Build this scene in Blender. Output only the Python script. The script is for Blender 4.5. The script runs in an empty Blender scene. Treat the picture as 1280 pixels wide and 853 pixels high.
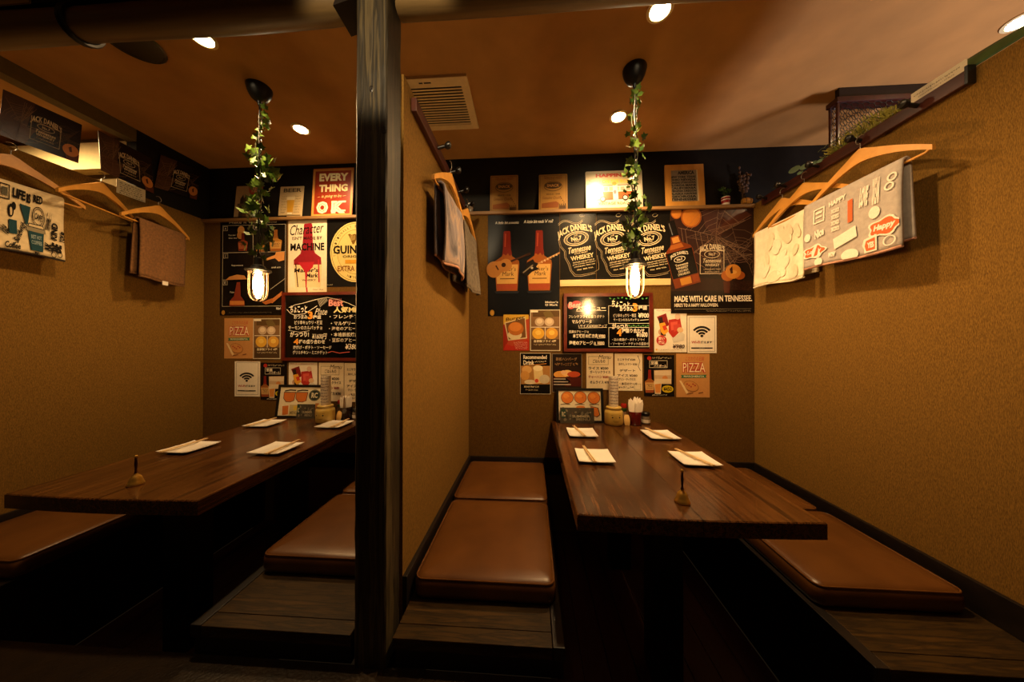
import bpy, bmesh, math, random
from mathutils import Vector, Matrix

SC = bpy.context.scene
COL = SC.collection
PI = math.pi
# ------------------------------------------------------------------ camera
D, HC, FPX = 1.93, 0.93, 370.0
YAW, PITCH = math.atan(23 / FPX), math.radians(0.4)
cam_d = bpy.data.cameras.new('camera')
cam_d.sensor_width = 36.0
cam_d.lens = 36.0 * FPX / 1280.0
cam_d.clip_start = 0.02
cam = bpy.data.objects.new('camera', cam_d)
COL.objects.link(cam)
cam.location = (0, -D, HC)
cam.rotation_euler = (PI / 2 + PITCH, 0, YAW)
SC.camera = cam
# ------------------------------------------------------------------ view, world
SC.view_settings.view_transform = 'Standard'
SC.view_settings.look = 'None'
SC.view_settings.exposure = 0.9
SC.view_settings.gamma = 1.0
SC.view_settings.use_curve_mapping = False
SC.cycles.max_bounces = 8
SC.cycles.diffuse_bounces = 4
SC.cycles.sample_clamp_indirect = 4.0
W = bpy.data.worlds.new('world')
SC.world = W
W.use_nodes = True
W.node_tree.nodes['Background'].inputs[0].default_value = (1.0, 0.62, 0.30, 1)
W.node_tree.nodes['Background'].inputs[1].default_value = 0.004
WARM = (1.0, 0.62, 0.27)
LAMP_E, BULB_E = 33.0, 200.0


def light(name, kind, loc, energy, color=WARM, aim=None, size=None, spot=None, blend=0.5):
    d = bpy.data.lights.new(name, kind)
    d.energy = energy
    d.color = color
    if size is not None:
        if kind == 'AREA':
            d.size = size
        else:
            d.shadow_soft_size = size
    if spot:
        d.spot_size = math.radians(spot)
        d.spot_blend = blend
    o = bpy.data.objects.new(name, d)
    COL.objects.link(o)
    o.location = loc
    if aim is not None:
        o.rotation_euler = (Vector(aim) - Vector(loc)).to_track_quat('-Z', 'Y').to_euler()
    return o


# dim ceiling lamps of the aisle, then two spots and a cool lamp added
light('aisle_light', 'SPOT', (-0.25, -1.62, 2.14), 1.8, (1.0, 0.70, 0.38), aim=(-0.35, -1.2, 0.0), size=0.04, spot=150, blend=1.0)
light('aisle_light', 'SPOT', (-1.7, -1.75, 2.14), 2.2, (1.0, 0.70, 0.38), aim=(-1.7, -1.5, 0.0), size=0.04, spot=150, blend=1.0)
light('added_spotlight', 'SPOT', (-0.25, -2.5, 1.95), 75.0, (1.0, 0.74, 0.42), aim=(-0.45, -1.1, 1.84), size=0.03, spot=21, blend=0.35)  # added spot that puts a bright patch on the post top
light('added_spotlight', 'SPOT', (0.15, -2.1, 2.1), 30.0, (1.0, 0.66, 0.32), aim=(1.40, -0.80, 1.55), size=0.12, spot=62, blend=0.9)  # added spot that brightens the upper right wall and its blankets
light('next_booth_fill', 'AREA', (2.55, -1.25, 1.0), 15.0, (1.0, 0.86, 0.92), aim=(1.1, -0.6, 2.17), size=0.3)  # added low area lamp, stands in for the next booth's light on the ceiling


# ------------------------------------------------------------------ helpers
def lin(h):
    if isinstance(h, str):
        h = h.lstrip('#')
        c = [int(h[i:i + 2], 16) / 255 for i in (0, 2, 4)]
        return tuple(x / 12.92 if x <= 0.04045 else ((x + 0.055) / 1.055) ** 2.4 for x in c)
    return tuple(h)


def at(px, py, ax, v):
    """the point of the plane <ax>=v that the photograph shows at (px, py)"""
    fw = Vector((-math.sin(YAW) * math.cos(PITCH), math.cos(YAW) * math.cos(PITCH), math.sin(PITCH)))
    rt = Vector((math.cos(YAW), math.sin(YAW), 0))
    up = rt.cross(fw)
    d = fw + rt * ((px - 640) / FPX) - up * ((py - 426.5) / FPX)
    i = 'xyz'.index(ax)
    c = Vector((0, -D, HC))
    return c + d * ((v - c[i]) / d[i])


MATS = {}


def nodes_of(name):
    m = bpy.data.materials.new(name)
    m.use_nodes = True
    nt = m.node_tree
    b = nt.nodes['Principled BSDF']
    MATS[name] = m
    return m, nt, b


def N(nt, kind, **kw):
    n = nt.nodes.new(kind)
    for k, v in kw.items():
        if k in n.inputs.keys():
            n.inputs[k].default_value = v
        else:
            setattr(n, k, v)
    return n


def coords(nt, scale=(1, 1, 1), rot=(0, 0, 0), src='Object'):
    tc = N(nt, 'ShaderNodeTexCoord')
    mp = N(nt, 'ShaderNodeMapping')
    mp.inputs['Scale'].default_value = scale
    mp.inputs['Rotation'].default_value = rot
    nt.links.new(tc.outputs[src], mp.inputs['Vector'])
    return mp.outputs['Vector']


def ramp(nt, fac, stops):
    r = N(nt, 'ShaderNodeValToRGB')
    el = r.color_ramp.elements
    while len(el) < len(stops):
        el.new(0.5)
    for e, (p, c) in zip(el, stops):
        e.position = p
        e.color = (*lin(c), 1)
    nt.links.new(fac, r.inputs['Fac'])
    return r.outputs['Color']


def bump(nt, b, h, strength=0.3, dist=0.002):
    bp = N(nt, 'ShaderNodeBump')
    bp.inputs['Strength'].default_value = strength
    bp.inputs['Distance'].default_value = dist
    nt.links.new(h, bp.inputs['Height'])
    nt.links.new(bp.outputs['Normal'], b.inputs['Normal'])


def plain(name, col, rough=0.6, metal=0.0, coat=0.0, spec=0.5, noise=0.0, nscale=40, nbump=0.0):
    m, nt, b = nodes_of(name)
    c = lin(col)
    b.inputs['Base Color'].default_value = (*c, 1)
    b.inputs['Roughness'].default_value = rough
    b.inputs['Metallic'].default_value = metal
    b.inputs['Coat Weight'].default_value = coat
    b.inputs['Specular IOR Level'].default_value = spec
    n = N(nt, 'ShaderNodeTexNoise', Scale=nscale, Detail=4.0)
    nt.links.new(coords(nt), n.inputs['Vector'])
    if noise:
        lo = tuple(x * (1 - noise) for x in c)
        hi = tuple(min(1, x * (1 + noise)) for x in c)
        nt.links.new(ramp(nt, n.outputs['Fac'], [(0.3, lo), (0.7, hi)]), b.inputs['Base Color'])
    if nbump:
        bump(nt, b, n.outputs['Fac'], nbump)
    return m


def fabric(name, lo, hi, sx, sy, sz, rough=0.9, st=0.5):
    """woven wall cloth: thin upright threads with a few cross threads"""
    m, nt, b = nodes_of(name)
    n1 = N(nt, 'ShaderNodeTexNoise', Scale=1.0, Detail=3.0)
    nt.links.new(coords(nt, (sx, sy, sz)), n1.inputs['Vector'])
    n2 = N(nt, 'ShaderNodeTexNoise', Scale=1.0, Detail=2.0)
    nt.links.new(coords(nt, (140, 140, 900)), n2.inputs['Vector'])
    mx = N(nt, 'ShaderNodeMath', operation='MULTIPLY_ADD')
    nt.links.new(n2.outputs['Fac'], mx.inputs[0])
    mx.inputs[1].default_value = 0.2
    nt.links.new(n1.outputs['Fac'], mx.inputs[2])
    nt.links.new(ramp(nt, mx.outputs[0], [(0.36, lo), (0.84, hi)]), b.inputs['Base Color'])
    b.inputs['Roughness'].default_value = rough
    b.inputs['Specular IOR Level'].default_value = 0.15
    bump(nt, b, mx.outputs[0], st, 0.0015)
    return m


def wood(name, stops, scale=(30, 2.0, 30), rough=0.4, coat=0.0, st=0.12, rings=2.0, spec=0.5):
    m, nt, b = nodes_of(name)
    v = coords(nt, scale)
    n1 = N(nt, 'ShaderNodeTexNoise', Scale=1.0, Detail=6.0, Roughness=0.6, Distortion=0.6)
    nt.links.new(v, n1.inputs['Vector'])
    n2 = N(nt, 'ShaderNodeTexNoise', Scale=rings, Detail=2.0)
    nt.links.new(coords(nt, (scale[0] / 8, scale[1] / 8, scale[2] / 8)), n2.inputs['Vector'])
    mx = N(nt, 'ShaderNodeMix')
    mx.inputs[0].default_value = 0.4
    nt.links.new(n1.outputs['Fac'], mx.inputs[2])
    nt.links.new(n2.outputs['Fac'], mx.inputs[3])
    nt.links.new(ramp(nt, mx.outputs[0], stops), b.inputs['Base Color'])
    b.inputs['Roughness'].default_value = rough
    b.inputs['Coat Weight'].default_value = coat
    b.inputs['Coat Roughness'].default_value = 0.12
    b.inputs['Specular IOR Level'].default_value = spec
    bump(nt, b, n1.outputs['Fac'], st, 0.002)
    return m


def emit(name, col, strength):
    m, nt, b = nodes_of(name)
    b.inputs['Base Color'].default_value = (*lin(col), 1)
    b.inputs['Emission Color'].default_value = (*lin(col), 1)
    b.inputs['Emission Strength'].default_value = strength
    return m


def glassy(name, tint=(1, 1, 1), gloss=0.12, rough=0.03):
    m, nt, b = nodes_of(name)
    t = N(nt, 'ShaderNodeBsdfTransparent')
    t.inputs[0].default_value = (*tint, 1)
    g = N(nt, 'ShaderNodeBsdfGlossy', Roughness=rough)
    fr = N(nt, 'ShaderNodeLayerWeight', Blend=0.25)
    mr = N(nt, 'ShaderNodeMath', operation='MULTIPLY_ADD')
    nt.links.new(fr.outputs['Facing'], mr.inputs[0])
    mr.inputs[1].default_value = 0.5
    mr.inputs[2].default_value = gloss * 0.4
    mx = N(nt, 'ShaderNodeMixShader')
    nt.links.new(mr.outputs[0], mx.inputs[0])
    nt.links.new(t.outputs[0], mx.inputs[1])
    nt.links.new(g.outputs[0], mx.inputs[2])
    nt.links.new(mx.outputs[0], nt.nodes['Material Output'].inputs['Surface'])
    return m


def print_mat(name, rough, coat=0.0, spec=0.5, fuzz=False):
    m, nt, b = nodes_of(name)
    a = N(nt, 'ShaderNodeAttribute', attribute_name='ink')
    n = N(nt, 'ShaderNodeTexNoise', Scale=60.0, Detail=3.0)
    nt.links.new(coords(nt), n.inputs['Vector'])
    mr = N(nt, 'ShaderNodeMapRange')
    mr.inputs['To Min'].default_value = 0.86
    mr.inputs['To Max'].default_value = 1.06
    nt.links.new(n.outputs['Fac'], mr.inputs['Value'])
    mx = N(nt, 'ShaderNodeVectorMath', operation='SCALE')
    nt.links.new(a.outputs['Color'], mx.inputs[0])
    nt.links.new(mr.outputs[0], mx.inputs['Scale'])
    nt.links.new(mx.outputs[0], b.inputs['Base Color'])
    b.inputs['Roughness'].default_value = rough
    b.inputs['Coat Weight'].default_value = coat
    b.inputs['Coat Roughness'].default_value = 0.1
    b.inputs['Specular IOR Level'].default_value = spec
    if fuzz:
        n2 = N(nt, 'ShaderNodeTexNoise', Scale=260.0, Detail=3.0)
        nt.links.new(coords(nt), n2.inputs['Vector'])
        bump(nt, b, n2.outputs['Fac'], 0.6, 0.003)
    return m


def wpos(o):
    p = Vector((0, 0, 0))
    while o is not None:
        p += o.location
        o = o.parent
    return p


class MB:
    def __init__(s):
        s.v, s.f, s.c = [], [], []

    def add(s, vs, fs, col=None):
        k = len(s.v)
        s.v += [Vector(p) for p in vs]
        for f in fs:
            s.f.append(tuple(i + k for i in f))
            s.c.append(col)
        return s

    def box(s, a, b, col=None):
        x0, y0, z0 = a
        x1, y1, z1 = b
        return s.add([(x0, y0, z0), (x1, y0, z0), (x1, y1, z0), (x0, y1, z0), (x0, y0, z1), (x1, y0, z1), (x1, y1, z1), (x0, y1, z1)],
                     [(0, 3, 2, 1), (4, 5, 6, 7), (0, 1, 5, 4), (1, 2, 6, 5), (2, 3, 7, 6), (3, 0, 4, 7)], col)

    def prism(s, pts, vec, col=None):
        n = len(pts)
        vs = [Vector(p) for p in pts] + [Vector(p) + Vector(vec) for p in pts]
        fs = [tuple(range(n))[::-1], tuple(range(n, 2 * n))] + [(i, (i + 1) % n, n + (i + 1) % n, n + i) for i in range(n)]
        return s.add(vs, fs, col)

    def tube(s, path, r, n=8, closed=False, col=None, caps=True):
        P = [Vector(p) for p in path]
        m = len(P)
        rs = r if isinstance(r, (list, tuple)) else [r] * m
        vs, prev = [], None
        for i in range(m):
            if closed:
                t = P[(i + 1) % m] - P[i - 1]
            else:
                t = P[min(i + 1, m - 1)] - P[max(i - 1, 0)]
            t.normalize()
            if prev is None:
                u = t.orthogonal().normalized()
            else:
                u = (prev - t * prev.dot(t)).normalized()
            prev = u
            w = t.cross(u)
            for k in range(n):
                a = 2 * PI * k / n
                vs.append(P[i] + (u * math.cos(a) + w * math.sin(a)) * rs[i])
        fs = []
        for i in range(m if closed else m - 1):
            j = (i + 1) % m
            for k in range(n):
                l = (k + 1) % n
                fs.append((i * n + k, i * n + l, j * n + l, j * n + k))
        if not closed and caps:
            fs.append(tuple(range(n))[::-1])
            fs.append(tuple(range((m - 1) * n, m * n)))
        return s.add(vs, fs, col)

    def lathe(s, prof, n=24, o=(0, 0, 0), col=None, caps=True):
        o = Vector(o)
        vs = [o + Vector((r * math.cos(2 * PI * k / n), r * math.sin(2 * PI * k / n), z)) for r, z in prof for k in range(n)]
        fs = [(i * n + k, i * n + (k + 1) % n, (i + 1) * n + (k + 1) % n, (i + 1) * n + k) for i in range(len(prof) - 1) for k in range(n)]
        if caps:
            if prof[0][0] > 1e-6:
                fs.append(tuple(range(n))[::-1])
            if prof[-1][0] > 1e-6:
                fs.append(tuple(range((len(prof) - 1) * n, len(prof) * n)))
        return s.add(vs, fs, col)

    def grid(s, fn, nu, nv, col=None):
        vs = [fn(i / nu, j / nv) for j in range(nv + 1) for i in range(nu + 1)]
        fs = [(j * (nu + 1) + i, j * (nu + 1) + i + 1, (j + 1) * (nu + 1) + i + 1, (j + 1) * (nu + 1) + i) for j in range(nv) for i in range(nu)]
        return s.add(vs, fs, col)

    def build(s, name, mat, parent=None, world=False, smooth=0, loc=None, fix=True, weld=False):
        me = bpy.data.meshes.new(name)
        off = wpos(parent) if (world and parent is not None) else Vector((0, 0, 0))
        if loc is not None:
            off = Vector(loc)
        me.from_pydata([tuple(p - off) for p in s.v], [], s.f)
        if any(c is not None for c in s.c):
            at_ = me.attributes.new('ink', 'FLOAT_COLOR', 'FACE')
            flat = []
            for c in s.c:
                c = c or (0.5, 0.5, 0.5)
                flat += [c[0], c[1], c[2], 1.0]
            at_.data.foreach_set('color', flat)
        if fix or weld:
            bm = bmesh.new()
            bm.from_mesh(me)
            if weld:
                bmesh.ops.remove_doubles(bm, verts=bm.verts, dist=1e-5)
            if fix:
                bmesh.ops.recalc_face_normals(bm, faces=bm.faces)
            bm.to_mesh(me)
            bm.free()
        if smooth:
            me.shade_smooth()
            me.set_sharp_from_angle(angle=math.radians(smooth))
        me.materials.append(MATS[mat] if isinstance(mat, str) else mat)
        o = bpy.data.objects.new(name, me)
        COL.objects.link(o)
        if loc is not None:
            o.location = loc
        if parent is not None:
            o.parent = parent
        return o


def tag(o, label, cat, group=None, kind=None):
    o['label'] = label
    o['category'] = cat
    if group:
        o['group'] = group
    if kind:
        o['kind'] = kind
    return o


def thing(name, label, cat, loc=(0, 0, 0), rz=0.0, group=None):
    o = bpy.data.objects.new(name, None)
    o.empty_display_size = 0.05
    COL.objects.link(o)
    o.location = loc
    o.rotation_euler = (0, 0, rz)
    return tag(o, label, cat, group)


def struct(name, mb, mat, **kw):
    o = mb.build(name, mat, **kw)
    o['kind'] = 'structure'
    return o


def copy_tree(o, parent=None):
    c = o.copy()
    COL.objects.link(c)
    if parent is not None:
        c.parent = parent
    for ch in list(o.children):
        copy_tree(ch, c)
    return c


# ------------------------------------------------------------------ lettering and flat print
TEXTS = {}


def glyphs(body, bold=0.0):
    key = (body, bold)
    if key not in TEXTS:
        c = bpy.data.curves.new('lettering', 'FONT')
        c.body = body
        c.resolution_u = 2
        c.offset = bold
        o = bpy.data.objects.new('lettering', c)
        COL.objects.link(o)
        dg = bpy.context.evaluated_depsgraph_get()
        ev = o.evaluated_get(dg)
        m = ev.to_mesh()
        vs = [(v.co.x, v.co.y) for v in m.vertices]
        fs = [tuple(p.vertices) for p in m.polygons]
        ev.to_mesh_clear()
        bpy.data.objects.remove(o)
        bpy.data.curves.remove(c)
        xs, ys = [v[0] for v in vs], [v[1] for v in vs]
        x0, x1, y0, y1 = min(xs), max(xs), min(ys), max(ys)
        TEXTS[key] = ([((x - x0) / (x1 - x0), (y1 - y) / (y1 - y0)) for x, y in vs], fs)
    return TEXTS[key]


class Print:
    """flat print gathered as coloured polygons; (x, y) with y downwards"""

    def __init__(s):
        s.polys = []      # (list of pts, faces, colour, layer)
        s.layer = 0
        s.rnd = random.Random(5)

    def raw(s, pts, faces, col):
        s.layer += 1
        s.polys.append((pts, faces, lin(col), s.layer))

    def poly(s, pts, col):
        s.raw(list(pts), [tuple(range(len(pts)))], col)

    def rect(s, x0, y0, x1, y1, col, n=1):
        if n <= 1:
            s.poly([(x0, y0), (x1, y0), (x1, y1), (x0, y1)], col)
        else:
            pts = [(x0 + (x1 - x0) * i / n, y0 + (y1 - y0) * j / n) for j in range(n + 1) for i in range(n + 1)]
            s.raw(pts, [(j * (n + 1) + i, j * (n + 1) + i + 1, (j + 1) * (n + 1) + i + 1, (j + 1) * (n + 1) + i) for j in range(n) for i in range(n)], col)

    def ell(s, cx, cy, rx, ry, col, rot=0.0, n=24):
        c, q = math.cos(rot), math.sin(rot)
        s.poly([(cx + c * rx * math.cos(a) - q * ry * math.sin(a), cy + q * rx * math.cos(a) + c * ry * math.sin(a)) for a in [2 * PI * k / n for k in range(n)]], col)

    def ring(s, cx, cy, rx, ry, w, col, rot=0.0, n=32, a0=0.0, a1=2 * PI):
        c, q = math.cos(rot), math.sin(rot)
        pts = []
        for k in range(n + 1):
            a = a0 + (a1 - a0) * k / n
            for rr in (0, 1):
                ex, ey = (rx - w * rr) * math.cos(a), (ry - w * rr) * math.sin(a)
                pts.append((cx + c * ex - q * ey, cy + q * ex + c * ey))
        s.raw(pts, [(2 * k, 2 * k + 2, 2 * k + 3, 2 * k + 1) for k in range(n)], col)

    def line(s, pts, w, col):
        out, m = [], len(pts)
        for i, (x, y) in enumerate(pts):
            a, b = pts[max(i - 1, 0)], pts[min(i + 1, m - 1)]
            dx, dy = b[0] - a[0], b[1] - a[1]
            l = math.hypot(dx, dy) or 1
            out += [(x - dy / l * w / 2, y + dx / l * w / 2), (x + dy / l * w / 2, y - dx / l * w / 2)]
        s.raw(out, [(2 * i, 2 * i + 1, 2 * i + 3, 2 * i + 2) for i in range(m - 1)], col)

    def frame(s, x0, y0, x1, y1, w, col):
        s.raw([(x0, y0), (x1, y0), (x1, y1), (x0, y1), (x0 + w, y0 + w), (x1 - w, y0 + w), (x1 - w, y1 - w), (x0 + w, y1 - w)],
              [(0, 1, 5, 4), (1, 2, 6, 5), (2, 3, 7, 6), (3, 0, 4, 7)], col)

    def text(s, body, x0, y0, x1, y1, col, bold=0.0, shear=0.0, rot=0.0, arch=0.0):
        vs, fs = glyphs(body, bold)
        w, h = x1 - x0, y1 - y0
        cx, cy = (x0 + x1) / 2, (y0 + y1) / 2
        c, q = math.cos(rot), math.sin(rot)
        pts = []
        for u, v in vs:
            x = (u - 0.5) * w + shear * (0.5 - v) * h
            y = (v - 0.5) * h + arch * h * 4 * (u - 0.5) ** 2
            pts.append((cx + c * x - q * y, cy + q * x + c * y))
        s.raw(pts, fs, col)

    def scrawl(s, x0, y0, x1, y1, col, w=None, seed=None, dens=1.0):
        """a line of small handwriting that the photograph does not resolve"""
        r = random.Random(seed if seed is not None else int(x0 * 7 + y0 * 13))
        h = y1 - y0
        w = w or h * 0.16
        x = x0
        while x < x1 - h * 0.4:
            cw = h * r.uniform(0.5, 0.95) / dens
            for k in range(r.choice((2, 3, 3))):
                p = [(x + r.uniform(0, cw), y0 + r.uniform(0, h)) for _ in range(r.choice((2, 3)))]
                if r.random() < 0.45:
                    yy = y0 + r.uniform(0.1, 0.9) * h
                    p = [(x, yy), (x + cw * 0.85, yy - h * 0.08)]
                s.layer -= 1
                s.line(p, w, col)
            x += cw * 1.18
        s.layer += 1

    def bottle(s, x0, y0, x1, y1, wax='#5f1a12', glass='#83461c', label='#c9a064', foot='#8a3d22'):
        """square shouldered bottle with a dripping wax neck"""
        w, h = x1 - x0, y1 - y0
        X = lambda u: x0 + u * w
        Y = lambda v: y0 + v * h
        s.poly([(X(.36), Y(.30)), (X(.64), Y(.30)), (X(.70), Y(.42)), (X(.98), Y(.50)), (X(1.0), Y(.56)), (X(.92), Y(1)), (X(.08), Y(1)), (X(0), Y(.56)), (X(.02), Y(.50)), (X(.30), Y(.42))], glass)
        s.poly([(X(.39), Y(.0)), (X(.61), Y(.0)), (X(.64), Y(.02)), (X(.66), Y(.30)), (X(.70), Y(.38)), (X(.62), Y(.42)), (X(.54), Y(.37)), (X(.46), Y(.41)), (X(.36), Y(.38)), (X(.30), Y(.41)), (X(.34), Y(.30)), (X(.36), Y(.02))], wax)
        s.poly([(X(.05), Y(.56)), (X(.95), Y(.56)), (X(.91), Y(.88)), (X(.09), Y(.88))], label)
        s.poly([(X(.09), Y(.89)), (X(.91), Y(.89)), (X(.90), Y(.98)), (X(.10), Y(.98))], foot)
        s.text("Maker's", X(.2), Y(.60), X(.86), Y(.67), '#2a1a10', shear=.1)
        s.text("Mark", X(.32), Y(.68), X(.78), Y(.75), '#2a1a10', shear=.1)
        s.rect(X(.22), Y(.79), X(.8), Y(.805), '#5a3a20')

    def emit_to(s, mb, mapf, maxlayer=None):
        top = max([p[3] for p in s.polys] or [1])
        for pts, faces, col, lay in s.polys:
            mb.add([mapf(x, y, lay) for x, y in pts], faces, col)


LAY = 0.0001


def plane_map(o, ux, uy, nrm, rect):
    """rect (x0,y0,x1,y1) in print units -> plane at o with edge vectors ux, uy (downwards)"""
    o, ux, uy, nrm = Vector(o), Vector(ux), Vector(uy), Vector(nrm).normalized()
    x0, y0, x1, y1 = rect

    def f(x, y, lay):
        return o + ux * ((x - x0) / (x1 - x0)) + uy * ((y - y0) / (y1 - y0)) + nrm * (0.0003 + lay * LAY)
    return f


def sheet(name, label, cat, o, ux, uy, nrm, rect, base, draw, mat='paper_print', thick=0.0012, group=None, parent=None, corner=0.0, curl=0.0):
    """a flat printed sheet or plate: a thin board with its print on the face"""
    o, ux, uy, n = Vector(o), Vector(ux), Vector(uy), Vector(nrm).normalized()
    mb = MB()
    if corner:
        lx, ly = ux.length, uy.length
        pts = []
        for cx, cy, a0 in ((1 - corner / lx, corner / ly, -PI / 2), (1 - corner / lx, 1 - corner / ly, 0), (corner / lx, 1 - corner / ly, PI / 2), (corner / lx, corner / ly, PI)):
            for k in range(5):
                a = a0 + PI / 2 * k / 4
                pts.append(o + ux * (cx + corner / lx * math.cos(a)) + uy * (cy + corner / ly * math.sin(a)))
    else:
        pts = [o, o + ux, o + ux + uy, o + uy]
    mb.prism([p for p in pts], -n * thick, lin(base))
    pr = Print()
    draw(pr)
    top = MB()
    pr.emit_to(top, plane_map(o, ux, uy, n, rect))
    # keep the print facing outward
    for f, c in zip(top.f, top.c):
        a, b, d = (top.v[f[0]], top.v[f[1]], top.v[f[2]])
        k = len(mb.v)
        idx = list(f)
        nn = Vector((0, 0, 0))
        for i in range(1, len(idx) - 1):
            nn += (top.v[idx[i]] - top.v[idx[0]]).cross(top.v[idx[i + 1]] - top.v[idx[0]])
        if nn.dot(n) < 0:
            idx.reverse()
        mb.v += [top.v[i] for i in idx]
        mb.f.append(tuple(range(k, k + len(idx))))
        mb.c.append(c)
    ctr = o + ux * 0.5 + uy * 0.5
    ob = mb.build(name, mat, parent=parent, world=parent is not None, fix=False, weld=False, loc=None if parent is not None else ctr)
    if label:
        tag(ob, label, cat, group)
    return ob


def wall_sheet(name, label, cat, px, zf, base, draw, mat='paper_print', y=-0.0016, group=None, lift=0.0):
    """a sheet on the back wall; px = its edges in the photograph; zf = (ox, oy, s): drawing units -> photo"""
    a = at(px[0], px[1], 'y', y)
    b = at(px[2], px[3], 'y', y)
    ox, oy, s = zf
    rect = ((px[0] - ox) * s, (px[1] - oy) * s, (px[2] - ox) * s, (px[3] - oy) * s)
    return sheet(name, label, cat, (a.x, y - lift, a.z), (b.x - a.x, 0, 0), (0, 0, b.z - a.z), (0, -1, 0), rect, base, draw, mat, group=group)


# ------------------------------------------------------------------ materials
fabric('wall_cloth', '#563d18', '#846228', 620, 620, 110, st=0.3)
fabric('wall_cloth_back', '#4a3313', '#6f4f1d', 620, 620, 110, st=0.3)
plain('dark_panel', '#110e08', 0.65, spec=0.2, noise=0.25, nscale=30)
plain('ceiling_plaster', '#ad7f44', 0.85, noise=0.12, nscale=6, nbump=0.05)
plain('dark_stain', '#140c07', 0.45, noise=0.4, nscale=25)
wood('table_wood', [(0.25, '#1a0d05'), (0.44, '#3c2009'), (0.5, '#5e3918'), (0.55, '#281407'), (0.62, '#523013'), (0.7, '#2c1607'), (0.82, '#62401c')], (62, 1.5, 62), 0.26, 0.3, 0.14)
wood('bench_wood', [(0.25, '#1a1206'), (0.45, '#3c2a0e'), (0.52, '#221707'), (0.62, '#442f10'), (0.8, '#503a16')], (7, 70, 40), 0.55, 0.0, 0.12, spec=0.2)
wood('ledge_wood', [(0.3, '#6a4a28'), (0.7, '#96703f')], (3, 60, 60), 0.55)
wood('pale_wood', [(0.3, '#c2a06a'), (0.7, '#e0c48e')], (3, 60, 60), 0.5)
wood('post_wood', [(0.30, '#0f0c07'), (0.44, '#2e2616'), (0.5, '#141008'), (0.56, '#4d422a'), (0.62, '#241d11'), (0.72, '#6a5d3e')], (60, 60, 2.2), 0.5, 0.0, 0.9, rings=3.0)
wood('log_wood', [(0.3, '#4a3820'), (0.7, '#77603a')], (2.0, 40, 40), 0.5, 0.0, 0.2)
wood('rail_wood', [(0.3, '#2b100a'), (0.7, '#4c2013')], (40, 3, 40), 0.35)
wood('board_frame', [(0.3, '#451208'), (0.7, '#6d2412')], (20, 20, 20), 0.35)
wood('oak_frame', [(0.3, '#b07a2e'), (0.7, '#d79b46')], (25, 25, 4), 0.45)
wood('hanger_wood', [(0.3, '#b97f30'), (0.7, '#d89c48')], (20, 20, 20), 0.35, 0.2, 0.03)
wood('chopstick_wood', [(0.3, '#d2b27c'), (0.7, '#e8cfa0')], (60, 60, 20), 0.6)
m_, nt_, b_ = nodes_of('leather')
n_ = N(nt_, 'ShaderNodeTexNoise', Scale=7.0, Detail=5.0)
nt_.links.new(coords(nt_), n_.inputs['Vector'])
nt_.links.new(ramp(nt_, n_.outputs['Fac'], [(0.3, '#4f2e0f'), (0.7, '#643d18')]), b_.inputs['Base Color'])
b_.inputs['Roughness'].default_value = 0.36
v_ = N(nt_, 'ShaderNodeTexVoronoi', Scale=330.0)
nt_.links.new(coords(nt_), v_.inputs['Vector'])
bump(nt_, b_, v_.outputs['Distance'], 0.12, 0.001)
m_, nt_, b_ = nodes_of('aisle_floor')
b_.inputs['Specular IOR Level'].default_value = 0.25
n_ = N(nt_, 'ShaderNodeTexNoise', Scale=9.0, Detail=6.0)
nt_.links.new(coords(nt_), n_.inputs['Vector'])
nt_.links.new(ramp(nt_, n_.outputs['Fac'], [(0.35, '#1d140a'), (0.7, '#30220f')]), b_.inputs['Base Color'])
b_.inputs['Roughness'].default_value = 0.5
v_ = N(nt_, 'ShaderNodeTexNoise', Scale=120.0, Detail=2.0)
nt_.links.new(coords(nt_), v_.inputs['Vector'])
bump(nt_, b_, v_.outputs['Fac'], 0.5, 0.004)
wood('well_floor_wood', [(0.3, '#2b140c'), (0.7, '#4a2415')], (30, 2, 30), 0.5)
plain('black_metal', '#0d0c0b', 0.42, 0.1, noise=0.2)
plain('black_plastic', '#100f0e', 0.35, noise=0.2)
plain('cage_wire', '#5a4a38', 0.4, 0.7, noise=0.1)
plain('steel_wire', '#9a948a', 0.3, 0.9, noise=0.1)
plain('brass', '#c79a44', 0.22, 0.5, noise=0.15)
plain('porcelain', '#eeeae2', 0.2, coat=0.3, noise=0.02)
plain('vent_plastic', '#e0c99e', 0.5, noise=0.05)
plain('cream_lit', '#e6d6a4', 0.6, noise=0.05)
plain('olive_wall', '#5a4a22', 0.8, noise=0.15)
plain('cloth_white', '#e2d6bd', 0.95, noise=0.12, nscale=25, nbump=0.6)
plain('cloth_greyprint', '#a39a94', 0.95, noise=0.1, nscale=60, nbump=0.5)
plain('cloth_creamprint', '#cbb893', 0.95, noise=0.1, nscale=60, nbump=0.5)
plain('cloth_brown', '#6a4724', 0.95, noise=0.25, nscale=90, nbump=0.9)
plain('cloth_grey', '#5a5044', 0.95, noise=0.35, nscale=60, nbump=0.9)
plain('cloth_dark', '#2b2119', 0.95, noise=0.3, nscale=60, nbump=0.5)
plain('stem_green', '#39401c', 0.6, noise=0.3)
plain('leaf_green', '#5f7d2c', 0.4, noise=0.3, nscale=25)
plain('leaf_dark', '#33501f', 0.4, noise=0.3, nscale=25)
plain('leaf_grey', '#6d8a70', 0.5, noise=0.3, nscale=25)
plain('moss', '#8f8a3a', 0.9, noise=0.4, nscale=60)
plain('dry_flower', '#5a4330', 0.9, noise=0.4, nscale=60)
plain('red_plastic', '#8c1c14', 0.25, coat=0.4, noise=0.1)
plain('white_cap', '#ddd5c8', 0.35, noise=0.05)
plain('tissue', '#f0e8dc', 0.9, noise=0.05, nbump=0.2)
plain('pepper_fill', '#2f2117', 0.8, noise=0.4)
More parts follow.
